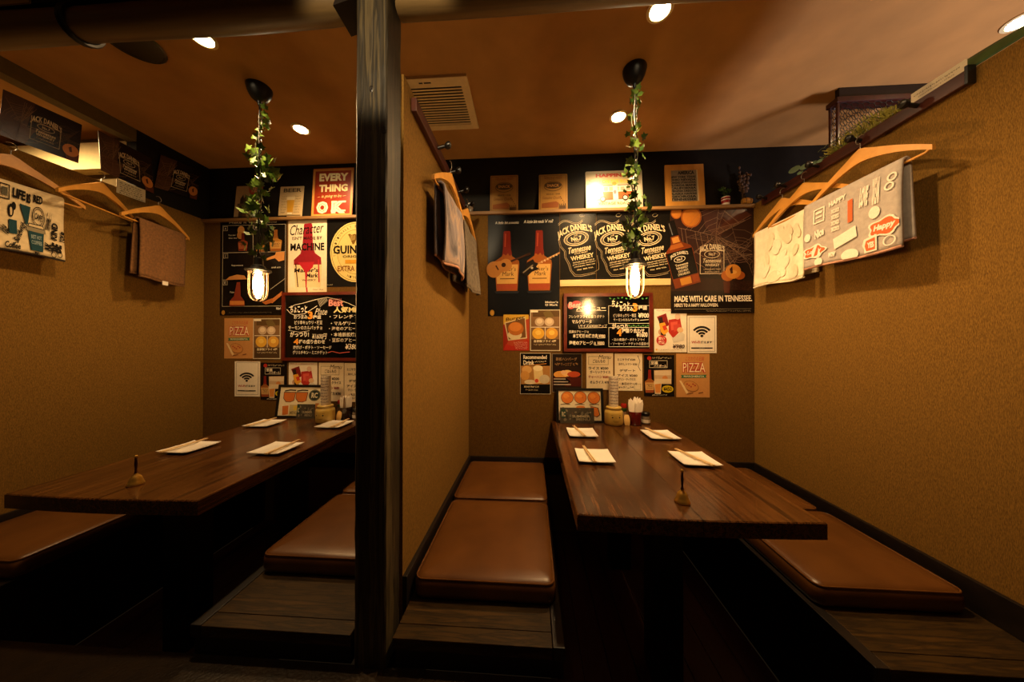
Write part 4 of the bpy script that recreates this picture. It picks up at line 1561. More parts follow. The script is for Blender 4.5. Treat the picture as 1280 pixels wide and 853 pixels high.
q = (317, 398, 352, 449)
wall_sheet('snack_flyer', 'brown flyer with four round dishes touching the left menu board', 'flyer', q, ZBF, '#6d5236', fit(d_fries, (441, 334, 718, 704), q, ZBF), 'gloss_print')
wall_sheet('wireless_notice', 'white wireless notice left of the dark bottle flyer over the left table', 'notice', (293.5, 452, 324.8, 496), ZCF, WHITE, d_wifi(247, 235, .92, 162, 86, 338, 344), 'paper_print')
q = (326, 453.5, 358.5, 500.5)
wall_sheet('highball_flyer', 'black flyer with a red-capped bottle, behind the left framed menu', 'flyer', q, ZCF, '#15110f', fit(d_highball, (667, 516, 888, 818), q, ZCF), 'gloss_print')
q = (361, 453, 396.5, 500)
wall_sheet('meat_flyer', 'white flyer with a red meat bowl above the left framed menu', 'flyer', q, ZCF, WHITE, fit(d_meat, (741, 182, 978, 496), q, ZCF), 'paper_print')
q = (398.5, 453.5, 429.5, 502)
wall_sheet('handwritten_menu', 'handwritten paper menu with a boxed heading over the left table', 'paper menu', q, ZCF, '#e6d8bd', fit(d_note_a, (249, 502, 444, 769), q, ZCF), 'paper_print')
q = (430.5, 454, 462, 503)
wall_sheet('handwritten_menu', 'handwritten paper menu half behind the black post, over the left table', 'paper menu', q, ZCF, '#e6d8bd', fit(d_note_b, (454, 505, 656, 777), q, ZCF), 'paper_print')


# ---- tin signs and frames standing on the ledge
def stand(name, label, cat, px, fr, base, draw, mat='tin_print', corner=0.006, skew=0.0, group=None, th=0.0025):
    """a plate standing on the ledge and leaning back on the dark wall"""
    y = 0.004
    a, b = at(px[0], px[1], 'y', y), at(px[2], px[3], 'y', y)
    zb = ZP
    h = a.z - b.z
    ox, oy, s = fr
    rect = ((px[0] - ox) * s, (px[1] - oy) * s, (px[2] - ox) * s, (px[3] - oy) * s)
    ln = 0.022
    n = Vector((0, -h, ln)).normalized()
    return sheet(name, label, cat, (a.x + skew, y + ln, zb + h), (b.x - a.x, 0, skew), (-skew, -ln, -h), n, rect, base, draw, mat, thick=th, group=group, corner=corner)


def d_kraft(x0, y0, w, h):
    X = lambda u: x0 + u * w
    Y = lambda v: y0 + v * h
    B = '#4a2f16'

    def d(p):
        p.frame(X(.04), Y(.03), X(.96), Y(.97), w * .012, B)
        p.text('GENUINE FRIED', X(.18), Y(.07), X(.82), Y(.15), '#7a4a22', .02, 0, 0, -.4)
        p.ring(X(.5), Y(.33), w * .32, h * .14, w * .02, B)
        p.ell(X(.5), Y(.31), w * .29, h * .09, '#3a2614')
        p.text('SNACK', X(.28), Y(.27), X(.72), Y(.35), '#b98a50', .03)
        p.text('SINCE 1948', X(.26), Y(.53), X(.74), Y(.57), B, .02)
        p.text('Genuine Quality', X(.12), Y(.61), X(.80), Y(.71), '#6a3f1c', .0, .2)
        p.poly([(X(.1), Y(.80)), (X(.6), Y(.75)), (X(.7), Y(.80)), (X(.66), Y(.92)), (X(.1), Y(.92))], '#7a4420')
        for k in range(7):
            p.rect(X(.70 + .035 * k), Y(.82 + .05 * (k % 2)), X(.725 + .035 * k), Y(.97), '#3a2614')
        for k in range(5):
            p.rect(X(.74 + .04 * k), Y(.62 + .05 * k), X(.77 + .04 * k), Y(.65 + .05 * k), B)
    return d


stand('tin_sign', 'brown kraft coloured tin sign, left of the two alike on the right ledge', 'sign', (612.5, 219, 647.5, 266), (0, 0, 1), '#8f6a38', d_kraft(612.5, 219, 35, 47), skew=0.0, th=0.002)
stand('tin_sign', 'brown kraft coloured tin sign beside the red bus sign', 'sign', (673.5, 217.5, 709.5, 264), (0, 0, 1), '#99733a', d_kraft(673.5, 217.5, 36, 46.5), skew=0.001)


def d_bus(p):
    p.frame(108, 140, 1104, 800, 10, '#b9a888')
    p.rect(126, 160, 1090, 380, '#b5a684')
    p.text('HAPPINESS', 292, 184, 960, 250, '#b03224', .05)
    p.text('Happiness is', 166, 290, 380, 340, '#6a5f4c', .01, .2)
    p.text('ON THE ROAD', 404, 292, 960, 356, '#d9b53a', .04)
    # round-nosed camper van
    p.poly([(276, 655), (268, 560), (290, 440), (340, 390), (880, 386), (950, 410), (970, 520), (968, 640), (440, 660)], '#5a5048')
    p.poly([(288, 640), (282, 560), (302, 448), (346, 402), (420, 400), (424, 640)], '#e6dfcc')
    p.poly([(400, 410), (880, 402), (940, 420), (956, 510), (412, 512)], '#ddd2bb')
    for k in range(5):
        x = 430 + k * 100
        p.rect(x, 426, x + 74, 496, '#9a917f')
    p.poly([(412, 514), (958, 510), (956, 620), (436, 644)], '#c9532a')
    p.poly([(590, 400), (676, 392), (690, 660), (600, 670)], '#e2d8c2')
    p.ell(622, 370, 40, 34, '#d98a3a')
    p.ell(630, 520, 26, 36, '#6a6470')
    for x, y in ((412, 640), (812, 622)):
        p.ell(x, y, 56, 54, '#3a332c')
        p.ell(x, y, 34, 32, '#d9cdb4')
    p.text('VINTAGE ROAD TRIP', 330, 694, 1040, 742, '#b8674c', .02)


zf = (725, 205, 14.21)
stand('tin_sign', 'silver tin sign with a red and white camper bus, behind the right ivy', 'sign', (732.5, 214.5, 804, 262.5), zf, '#cfc6b2', d_bus, corner=0.008)


def d_everything(p):
    p.frame(828, 64, 1148, 442, 16, '#c9924a')
    p.rect(846, 82, 1132, 428, '#8f2f18')
    p.text('EVERY', 878, 100, 1110, 164, '#ecdca8', .05)
    p.text('THING', 880, 190, 1108, 250, '#ecdca8', .05)
    p.text('is going to be', 904, 272, 1062, 304, '#e0c68c', .01, .25)
    p.line([(868, 294), (890, 288)], 3, '#e0c68c')
    p.line([(1072, 288), (1098, 284)], 3, '#e0c68c')
    for c, x0, x1 in (('O', 866, 960), ('K', 986, 1098)):
        p.text(c, x0, 326, x1, 426, '#efe3c4', .09)
        p.text(c, x0 + 18, 342, x1 - 18, 410, '#8f2f18', .03)
        p.text(c, x0 + 22, 346, x1 - 22, 406, '#efe3c4', .01)
    for y in (340, 412):
        p.rect(984, y - 14, 1030, y, '#efe3c4')
        p.rect(1054, y - 14, 1100, y, '#efe3c4')


stand('tin_sign', 'red tin sign with cream lettering EVERY THING and OK', 'sign', (389, 209, 440, 270.5), ZA, '#a85a24', d_everything, corner=0.005)


def d_beer(p):
    p.text('BEER', 588, 208, 732, 240, '#4a3a22', .03)
    for k in range(7):
        for x0, x1 in ((578, 618), (682, 730)):
            p.scrawl(x0, 270 + k * 22, x1, 280 + k * 22, '#8a7450', 2)
    p.poly([(622, 284), (684, 284), (674, 420), (630, 420)], '#c08f2c')
    p.poly([(620, 280), (686, 280), (684, 306), (622, 306)], '#dcc9a0')
    p.rect(632, 408, 672, 424, '#e2d6b4')
    p.rect(572, 428, 740, 436, '#8a7450')


stand('tin_sign', 'small cream tin sign of a beer glass, left of the red sign', 'sign', (347.5, 230, 377, 270.5), ZA, '#c9b085', d_beer, corner=0.003)


def d_bottles_sign(p):
    p.poly([(300, 186), (420, 190), (414, 330), (330, 320)], '#a8442c')
    p.text('RED', 330, 200, 400, 240, '#d9b48c', .03)
    p.poly([(246, 290), (266, 256), (276, 300), (280, 452), (240, 452)], '#3a2a1c')
    p.poly([(270, 300), (286, 262), (300, 310), (304, 452), (272, 452)], '#5a4028')
    p.poly([(225, 330), (300, 330), (300, 348), (225, 350)], '#6a5a44')
    p.scrawl(320, 350, 400, 372, '#7a5a3c', 3)


stand('tin_sign', 'cream tin sign with brown bottles, left of the left hanging lamp', 'sign', (292, 229, 325, 271.5), ZA, '#b59a72', d_bottles_sign, corner=0.003)


def d_text_sheet(p):
    p.rect(500, 130, 724, 410, '#8d8272')
    p.text('AMERICA', 572, 138, 706, 168, '#1d1812', .05)
    ws = ['NEW YORK TEXAS', 'OHIO NEVADA', 'KANSAS UTAH IOWA', 'FLORIDA MAINE', 'CALIFORNIA', 'VIRGINIA OREGON', 'ALASKA HAWAII', 'GEORGIA', 'TENNESSEE', 'KENTUCKY']
    for k, s in enumerate(ws):
        y = 178 + k * 22.5
        p.text(s, 508, y, 716, y + 18, '#1d1812', .04)


t = None


def framed(label, px, fr, draw, wf, lean, base, depth, fmat, y0, zb, cat='picture', name='picture_frame', pmat='paper_print'):
    a, b = at(px[0], px[1], 'y', y0), at(px[2], px[3], 'y', y0)
    w, h = b.x - a.x, a.z - b.z
    t = thing(name, label, cat, ((a.x + b.x) / 2, y0, zb))
    L = math.atan2(lean, h)
    ro = Matrix.Rotation(-L, 4, 'X')
    mb = MB()
    x0, x1, z0, z1 = -w / 2, w / 2, 0.0, h
    for pts in (((x0, z1), (x1, z1), (x1 - wf, z1 - wf), (x0 + wf, z1 - wf)), ((x0, z0), (x0 + wf, z0 + wf), (x1 - wf, z0 + wf), (x1, z0)),
                ((x0, z0), (x0, z1), (x0 + wf, z1 - wf), (x0 + wf, z0 + wf)), ((x1, z0), (x1 - wf, z0 + wf), (x1 - wf, z1 - wf), (x1, z1))):
        mb.prism([(x, 0, z) for x, z in pts], (0, depth, 0))
    mb.v = [ro @ v for v in mb.v]
    mb.build('frame', fmat, t)
    ox, oy, s = fr
    rect = ((px[0] - ox) * s, (px[1] - oy) * s, (px[2] - ox) * s, (px[3] - oy) * s)
    k = (rect[2] - rect[0]) / w
    e = wf * 0.9
    pr = sheet('picture', None, None, ro @ Vector((x0 + e, depth * 0.4, z1 - e)) + t.location, ro.to_3x3() @ Vector((w - 2 * e, 0, 0)), ro.to_3x3() @ Vector((0, 0, -h + 2 * e)), ro.to_3x3() @ Vector((0, -1, 0)),
               (rect[0] + e * k, rect[1] + e * k, rect[2] - e * k, rect[3] - e * k), base, draw, pmat, parent=t)
    return t


framed('oak framed print full of small words, on the right ledge', (833, 203.5, 882, 257.5), R2, d_text_sheet, 0.036, 0.022, '#cdbf9f', 0.012, 'oak_frame', 0.0, ZP)


# ---- framed menus standing on the tables
def d_menu_r(p):
    p.rect(62, 166, 620, 556, '#d9cdb0')
    for x, y in ((196, 258), (360, 255), (528, 258)):
        p.ell(x, y, 80, 78, '#3a2a18')
        p.ell(x, y, 74, 72, '#c9722a')
        p.ell(x - 14, y - 18, 36, 30, '#da8a3a')
        p.scrawl(x - 40, y - 6, x + 40, y + 12, '#a5501c', 3)
    for x in (110, 290, 470):
        p.line([(x, 346), (x + 70, 336), (x + 120, 344)], 8, '#4a3a26')
    p.ell(360, 378, 56, 20, '#cf7a2e')
    p.poly([(480, 360), (580, 380), (600, 470), (560, 500), (510, 480)], '#3a2a18')
    p.poly([(486, 366), (570, 386), (590, 466), (556, 490), (516, 474)], '#c9722a')
    p.text('鶏の唐揚げ', 100, 176, 130, 184, '#a8321c')
    p.ell(140, 450, 44, 72, '#3b4a3a')
    p.text('RC', 120, 440, 166, 480, '#d0c6ae', .03)


def d_menu_l(p):
    k = lambda x: x
    p.rect(140, 146, 690, 524, '#d9cdb0')
    for x, y in ((245, 265), (410, 265)):
        p.poly([(x - 82, y - 70), (x + 82, y - 70), (x + 70, y + 50), (x + 20, y + 72), (x - 40, y + 70), (x - 80, y + 20)], '#3a2a18')
        p.poly([(x - 76, y - 60), (x + 74, y - 62), (x + 62, y + 46), (x + 18, y + 64), (x - 36, y + 62), (x - 72, y + 18)], '#bf6a2a')
        p.line([(x - 70, y - 82), (x, y - 96), (x + 80, y - 92)], 18, '#2c2418')
    p.ell(582, 238, 78, 78, '#26302a')
    p.ring(582, 238, 70, 70, 4, '#8a8468')
    p.text('RC', 540, 200, 624, 274, '#d6ccb2', .04)
    p.poly([(168, 390), (250, 380), (256, 500), (180, 510)], '#bf6a2a')
    p.rect(264, 370, 410, 520, '#b9a878')
    p.rect(320, 386, 370, 444, '#cfae3a')
    p.text('MENU', 280, 456, 372, 500, '#6a5a34', .02)
    p.rect(606, 344, 652, 520, '#b9763a')


framed('black framed menu with orange drawings, standing on the right table', (695.5, 484, 755.5, 528), (690, 470, 9.846), d_menu_r, 0.016, 0.035, '#d9cdb0', 0.012, 'black_plastic', -0.055, ZT, 'menu', 'framed_menu')
framed('black framed menu with orange drawings, standing on the left table', (343, 479, 402.5, 521.5), (335, 470, 10.667), d_menu_l, 0.016, 0.035, '#d9cdb0', 0.012, 'black_plastic', -0.055, ZT, 'menu', 'framed_menu')


def d_ad(p):
    r = random.Random(3)
    p.rect(100, 385, 520, 572, '#4a443a')
    for k in range(26):
        x, y = r.uniform(150, 480), r.uniform(395, 550)
        p.ell(x, y, r.uniform(8, 34), r.uniform(5, 20), r.choice(('#6a6456', '#3a352c', '#5a4a3c', '#7a705e')), r.uniform(0, 3), 10)
    p.ell(142, 450, 36, 60, '#2f4436')
    p.text('RC', 122, 430, 166, 490, '#b9b096', .03)
    p.text('SUMMER', 250, 470, 470, 500, '#a59a80', .03)
    p.text('MENU', 300, 508, 470, 540, '#8d836c', .03)


def table_card(label, px, fr, draw, y, zb, base):
    a, b = at(px[0], px[1], 'y', y), at(px[2], px[3], 'y', y)
    ox, oy, s = fr
    rect = ((px[0] - ox) * s, (px[1] - oy) * s, (px[2] - ox) * s, (px[3] - oy) * s)
    h = a.z - b.z
    return sheet('table_card', label, 'card', (a.x, y + 0.012, zb + h), (b.x - a.x, 0, 0), (0, -0.012, -h), (0, -h, 0.012), rect, base, draw, 'gloss_print', thick=0.001)


table_card('grey card leaning on the framed menu of the right table', (700.5, 508.5, 743, 528.5), (690, 470, 9.846), d_ad, -0.072, ZT + 0.001, '#4a443a')
q = (370, 503, 392.5, 521.5)
table_card('grey card leaning on the framed menu of the left table', q, (335, 470, 10.667), fit(d_ad, (100, 385, 520, 572), q, (335, 470, 10.667)), -0.072, ZT + 0.001, '#4a443a')


# ---- three posters hung along the dark strip above the left partition
def d_dark_wide(p):
    p.poly([(0, 0), (150, 0), (100, 300), (0, 300)], '#4a3222')
    p.poly([(0, 150), (160, 190), (120, 300), (0, 300)], '#5a3c26')
    web(p, 90, 170, 150, '#8a6a4a', 12, 6, 1.6, (2, 2, 398, 298))
    web(p, 330, 150, 110, '#6a5038', 10, 3, 1.4, (2, 2, 398, 298))
    p.text("JACK DANIEL'S", 132, 70, 292, 122, '#cdb893', .03, 0, 0, .4)
    p.ring(212, 142, 46, 22, 4, '#b9a582')
    p.text('No.7', 192, 133, 232, 151, '#b9a582', .03)
    p.text('Tennessee', 160, 168, 266, 190, '#cdb893', .02, .2)
    p.text('WHISKEY', 164, 194, 262, 210, '#cdb893', .02)
    p.text('LYNCHBURG', 170, 222, 256, 232, '#a5936f', .02)
    p.frame(136, 118, 290, 252, 4, '#a5936f')
    p.poly([(316, 236), (400, 236), (400, 300), (330, 300)], '#5a2f16')
    p.ell(350, 226, 46, 44, '#c07a3a')
    p.poly([(336, 210), (352, 196), (358, 236), (344, 240)], '#4a2410')


for i, (tl, tr, bl) in enumerate((((22, 118), (114, 153), (12, 168)), ((133, 172), (197, 190), (133, 213)), ((208, 191), (262, 207), (216, 240)))):
    y = [(-0.80, -0.575), (-0.52, -0.30), (-0.255, -0.03)][i]
    z = [(2.025, 1.822), (2.05, 1.845), (2.09, 1.875)][i]
    tilt = (0.012, -0.012, 0.03)[i]
    sheet('hanging_poster', ['dark cobweb poster with an orange, hanging nearest above the left coat hangers',
                             'dark cobweb poster with an orange, between the other two above the left wall',
                             'dark cobweb poster with an orange, hanging in the far left corner'][i], 'poster',
          (-2.268, y[0], z[0]), (0, y[1] - y[0], tilt), (0, -tilt, z[1] - z[0]), (1, 0, 0), (0, 0, 400, 300), '#1d130d', d_dark_wide, 'gloss_print', group='dark posters hung above the left wall')
a_, b_ = at(146, 219, 'x', -2.275), at(182, 241, 'x', -2.275)


def d_card(p):
    for k in range(6):
        p.scrawl(10, 20 + 22 * k, 90, 32 + 22 * k, '#4a4234', 3)


sheet('note_card', 'small white note on the dark strip, under the middle hanging poster', 'note', (-2.276, a_.y, a_.z - 0.02), (0, b_.y - a_.y, 0), (0, 0, -0.075), (1, 0, 0), (0, 0, 100, 150), '#cbbf9f', d_card)

a_, b_ = at(-30, -14, 'y', -1.0925), at(38, 4.5, 'y', -1.0925)
sheet('paper_strip', 'yellow paper strip on the dark header, top left corner above the log', 'paper strip', (a_.x, -1.0925, a_.z), (b_.x - a_.x, 0, 0), (0, 0, b_.z - a_.z), (0, -1, 0), (0, 0, 100, 30), '#c9b45a',
      lambda p: (p.frame(0, 0, 100, 30, 2, '#7a6a2c'), p.scrawl(8, 8, 90, 18, '#6a5a24', 2)))


# ------------------------------------------------------------------ peg rails on the partitions
def peg(t, loc, dirx):
    mb = MB()
    mb.lathe([(0.007, 0.0), (0.007, 0.022), (0.0065, 0.030), (0.012, 0.036), (0.0155, 0.044), (0.0135, 0.053), (0.006, 0.057), (0.0, 0.0575)], 16)
    for v in mb.v:
        v.x, v.y, v.z = loc[0] + dirx * v.z, loc[1] + v.x, loc[2] + v.y + 0.22 * v.z
    return mb.build('peg', 'black_plastic', t, world=True, smooth=40)


t = thing('peg_rail', 'dark red-brown peg rail along the top of the right wall', 'coat rail', (XR, -0.5, 1.745))
bbox('rail_board', (XR - 0.020, -0.918, 1.746), (XR - 0.0005, -0.09, 1.792), 'rail_wood', t, 0.003)
for y in (-0.80, -0.62, -0.44, -0.26, -0.13):
    peg(t, (XR - 0.018, y, 1.770), -1)
bbox('end_cap', (XR - 0.026, -0.926, 1.742), (XR - 0.0005, -0.918, 1.800), 'black_plastic', t, 0.001)
t2 = sheet('paper_strip', 'cream paper strip with small print standing on the right rail, near its front end', 'paper strip', (XR - 0.010, -0.775, 1.832), (0, -0.138, 0), (0, 0, -0.0395), (-1, 0, 0.15), (0, 0, 138, 40), '#d8cdb6',
           lambda p: (p.scrawl(8, 12, 124, 18, '#6a5a48', 1.2), p.scrawl(20, 24, 110, 29, '#8a7a64', 1.0)))
t = thing('peg_rail', 'dark red-brown peg rail along the top of the middle partition', 'coat rail', (XP1, -0.5, 1.72))
bbox('rail_board', (XP1 + 0.0005, -0.955, 1.718), (XP1 + 0.020, -0.10, 1.764), 'rail_wood', t, 0.003)
for y in (-0.72, -0.54, -0.36, -0.20):
    peg(t, (XP1 + 0.018, y, 1.745), 1)


# ------------------------------------------------------------------ coat hangers and the blankets on them
def hanger(x, yc, za, label, span=0.215, drop=0.112, yaw=0.0, hook_to=None, group='wooden coat hangers'):
    """flat wooden hanger in the plane x = const, turned by yaw about its hook"""
    t = thing('coat_hanger', label, 'hanger', (x, yc, za), yaw, group)
    n = 22
    top, bot = [], []
    for i in range(n + 1):
        u = -1 + 2 * i / n
        a = abs(u)
        z = -drop * (0.12 * a + 0.88 * a ** 1.35) - (0.0 if a > 0.12 else 0.0)
        thick = 0.028 * (1 - a) ** 1.5 + 0.017
        hump = 0.010 * math.exp(-(u / 0.16) ** 2)
        top.append((0, u * span, z + hump))
        bot.append((0, u * span, z - thick))
    mb = MB()
    th = 0.011
    for i in range(n):
        q = [top[i], top[i + 1], bot[i + 1], bot[i]]
        vs = [(-th / 2, y, z) for _, y, z in q] + [(th / 2, y, z) for _, y, z in q]
        fs = [(0, 1, 2, 3), (7, 6, 5, 4), (0, 4, 5, 1), (3, 2, 6, 7)]
        if i == 0:
            fs.append((0, 3, 7, 4))
        if i == n - 1:
            fs.append((1, 5, 6, 2))
        mb.add(vs, fs)
    mb.build('shoulder_bow', 'hanger_wood', t, weld=True, smooth=35)
    e = bot[0][2] + 0.008
    MB().tube([(0, -span * 0.95, e), (0, -span * 0.9, e - 0.006), (0, span * 0.9, e - 0.006), (0, span * 0.95, e)], 0.0048, 8).build('trouser_bar', 'hanger_wood', t, smooth=50)
    hk = [(0, 0, 0.0), (0, 0, 0.030)] + [(0, 0.016 * math.cos(a) - 0.0, 0.046 + 0.016 * math.sin(a)) for a in [-PI / 2 + PI * 1.3 * k / 10 for k in range(11)]]
    MB().tube(hk, 0.0015, 6).build('hook', 'steel_wire', t, smooth=60)
    return t, za + e


def blanket(name, label, x, y0, y1, zb, fall, mat, draw=None, rect=None, side=-1, thick=0.024, hem=None, sway=0.0, wave=0.004, seed=1, slant=0.0, group=None, yaw=0.0, back=None):
    """a folded blanket over a hanger bar: front and back layers with soft folds; side = -1 shows its print towards -x"""
    r = random.Random(seed)
    ph = [r.uniform(0, 6) for _ in range(6)]
    t = thing(name, label, 'blanket', (x, (y0 + y1) / 2, zb), yaw, group)
    w = y1 - y0

    def front(u, v):
        # u along y, v down
        d = wave * (0.3 + v) * (math.sin(u * 7 + ph[0] + v * 1.3) + 0.6 * math.sin(u * 13 + ph[1])) + 0.004 * math.sin(v * 4 + ph[2])
        return Vector((side * (thick * (0.55 + 0.35 * v) + d), -w / 2 + u * w + sway * v, 0.006 - v * fall - slant * (u - 0.5) * 0 - 0.006 * v * math.sin(u * 5 + ph[3])))

    def rear(u, v):
        d = wave * (0.3 + v) * math.sin(u * 6 + ph[4] + v)
        return Vector((-side * (thick * (0.55 + 0.25 * v) + d), -w / 2 + u * w + sway * v * 0.6 - 0.006 * v, 0.006 - v * fall * (back or 0.93)))
    nu, nv = 22, 18
    prof = []
    for k in range(nv + 1):
        prof.append(('f', 1 - k / nv))
    for k in range(1, 6):
        prof.append(('a', k / 6))
    for k in range(nv + 1):
        prof.append(('r', k / nv))
    pts = []
    for kind, v in prof:
        row = []
        for i in range(nu + 1):
            u = i / nu
            if kind == 'f':
                row.append(front(u, v))
            elif kind == 'r':
                row.append(rear(u, v))
            else:
                a, b = front(u, 0), rear(u, 0)
                row.append(a.lerp(b, v) + Vector((0, 0, 0.010 * math.sin(PI * v))))
        pts.append(row)
    mb = MB()
    m = nu + 1
    mb.add([p for row in pts for p in row], [(j * m + i, j * m + i + 1, (j + 1) * m + i + 1, (j + 1) * m + i) for j in range(len(pts) - 1) for i in range(nu)])
    # ends of the roll and the lower hem close the layers
    o = mb.build('cloth', mat, t, smooth=70)
    md = o.modifiers.new('thickness', 'SOLIDIFY')
    md.thickness = 0.008
    md.offset = 0.0
    if hem:
        MB().tube([front(i / 24, 1.0) + Vector((0, 0, -0.001)) for i in range(25)], 0.0055, 6).tube([rear(i / 24, 1.0) for i in range(25)], 0.005, 6).build('hem', hem, t, smooth=60)
    if draw:
        p = Print()
        draw(p)
        x0, y0_, x1, y1_ = rect
        top = MB()

        def f(px, py, lay):
            u, v = (px - x0) / (x1 - x0), (py - y0_) / (y1_ - y0_)
            if side > 0:
                u = u
            else:
                u = 1 - u
            u, v = min(max(u, 0.004), 0.996), min(max(v, 0.004), 0.996)
            return front(u, v) + Vector((side * (0.0075 + lay * 0.00006), 0, 0))
        p.emit_to(top, f)
        top.build('pattern', 'cloth_print', t, fix=False)
    return t


def d_grey_blanket(p):
    W_, O_, G_ = '#e0d8cc', '#c8643c', '#a39a94'

    def blob(cx, cy, rx, ry, c1, c2, s=None, rot=0.0):
        p.poly([(cx + rx * (1 + .14 * math.cos(5 * a)) * math.cos(a), cy + ry * (1 + .14 * math.cos(5 * a)) * math.sin(a)) for a in [2 * PI * k / 30 for k in range(30)]], c1)
        p.poly([(cx + rx * .86 * (1 + .14 * math.cos(5 * a)) * math.cos(a), cy + ry * .82 * (1 + .14 * math.cos(5 * a)) * math.sin(a)) for a in [2 * PI * k / 30 for k in range(30)]], c2)
        if s:
            p.text(s, cx - rx * .62, cy - ry * .4, cx + rx * .62, cy + ry * .4, W_, .05, .2, rot)
    p.frame(14, 10, 28, 28, 1.6, W_)
    p.rect(17, 14, 25, 17, W_)
    p.rect(17, 20, 25, 22, W_)
    p.text('HAPPY', 33, 8, 52, 14, W_, .06, 0, -.1)
    for k in range(4):
        p.text('XOXO', 36, 19 + 7 * k, 45, 24 + 7 * k, W_, .05)
    p.poly([(54, 17), (59, 16), (59, 40), (54, 41)], O_)
    p.text('LOVE', 66, 9, 74, 30, W_, .06, 0, 0.05)
    p.text('DREAM', 78, 6, 84, 32, W_, .05)
    p.ell(80, 40, 5, 6, W_)
    p.ring(94, 12, 4, 4, 1.5, W_)
    p.ring(92, 20, 4, 4, 1.5, W_)
    blob(88, 57, 14, 9, W_, O_, 'Happy')
    p.poly([(38, 54), (62, 46), (63, 58), (39, 66)], W_)
    p.text('Smile', 43, 51, 58, 60, '#6d6660', .05, .2, -.28)
    blob(15, 62, 14, 8, W_, O_, 'Lovely')
    p.ell(7, 42, 4, 5, W_)
    p.text('Nice', 16, 36, 28, 46, W_, .05, .2, -.2)
    p.poly([(68, 70), (70, 64), (82, 62), (82, 78), (70, 78), (70, 74)], W_)
    p.poly([(70.5, 71), (72, 66), (80.5, 64.5), (80.5, 76.5), (72, 76.5)], O_)
    p.text('YES', 73, 68, 79.5, 74, W_, .06)
    p.ell(55, 76, 9, 6.5, W_)
    p.text('wow', 32, 68, 40, 74, W_, .05, .2)
    p.ell(20, 76, 5, 5, W_)
    p.ring(92, 72, 5, 5, 1, W_)


def d_white_blanket(p):
    r = random.Random(5)
    for k in range(22):
        x, y = r.uniform(10, 90), r.uniform(8, 72)
        p.ell(x, y, r.uniform(6, 13), r.uniform(4, 8), r.choice(('#e4dac4', '#ddd0b6', '#e6dcc6', '#d9ccb2')), r.uniform(0, 3), 14)


def d_print_blanket(p):
    B, K, C = '#24424a', '#1c1a18', '#cbb893'
    p.frame(2, 2, 16, 20, 1.2, K)
    p.rect(5, 6, 13, 16, '#5a5648')
    p.text('LIFE', 20, 4, 38, 16, K, .05, 0, .05)
    p.text('IS', 40, 6, 46, 18, K, .05)
    p.text('RED', 50, 5, 64, 15, K, .04)
    p.ell(18, 32, 4, 8, K)
    p.ell(22, 26, 3, 5, K)
    p.ell(18, 33, 2, 5, C)
    p.poly([(30, 21), (46, 22), (42, 44), (39, 45)], B)
    p.ring(58, 32, 10, 13, 1, K)
    p.ring(58, 32, 8, 10.5, .8, K)
    p.text('CAFE', 52, 28, 64, 36, K, .02, 0, .2)
    p.text('Sandwich', 70, 22, 78, 46, K, .02, .2)
    p.rect(15, 43, 26, 60, B)
    p.rect(17, 46, 24, 55, '#3a5a62')
    p.text('Value', 3, 48, 12, 64, K, .03, .2, -1.2)
    p.text('Sandwich', 16, 52, 44, 60, K, .03, .2, -1.1)
    p.poly([(42, 52), (66, 52), (63, 76), (45, 76)], B)
    p.poly([(40, 46), (68, 46), (69, 52), (39, 52)], '#8a8068')
    p.poly([(43, 42), (65, 42), (67, 47), (41, 47)], K)
    p.poly([(44, 43), (64, 43), (66, 46), (42, 46)], C)
    p.text('BEST HOT', 46, 56, 62, 61, '#90a0a0', .02)
    p.text('COFFEE', 46, 63, 62, 68, '#90a0a0', .02)
    p.text('KIND', 72, 40, 94, 50, K, .05, 0, -1.45)
    p.text('INK', 68, 60, 78, 74, K, .05, 0, -1.45)
    p.text('BE', 80, 58, 91, 74, K, .05, 0, -1.45)
    p.text('YOUR', 88, 46, 104, 54, K, .05, 0, -1.3)
    p.text('Coffee', 8, 70, 30, 78, K, .03, .2)
    p.text('BE', 50, 77, 58, 80, K, .05)
    p.ring(80, 76, 4, 4, 1, K)
    p.ring(90, 74, 4, 4, 1, K)


# right wall
XH = 1.318
hanger(XH - 0.022, -0.688, 1.685, 'yellow wooden hanger nearest on the right wall, holding the grey printed blanket', 0.212, 0.115)
blanket('folded_blanket', 'grey blanket printed with orange and white words, right wall', XH - 0.022, -0.832, -0.468, 1.556, 0.292, 'cloth_greyprint', d_grey_blanket, (0, 0, 100, 80), -1, 0.022, 'cloth_rose', seed=2, sway=0.0, wave=0.0018)
hanger(XH - 0.001, -0.425, 1.692, 'yellow wooden hanger between the two others on the right wall', 0.212, 0.112, 0.0)
hanger(XH + 0.018, -0.278, 1.690, 'yellow wooden hanger furthest back on the right wall', 0.205, 0.112)
blanket('folded_blanket', 'cream white fleece blanket on the right wall, beside the cobweb poster', XH + 0.018, -0.432, -0.112, 1.562, 0.315, 'cloth_white', d_white_blanket, (0, 0, 100, 80), -1, 0.028, 'cloth_white', seed=4, wave=0.006)
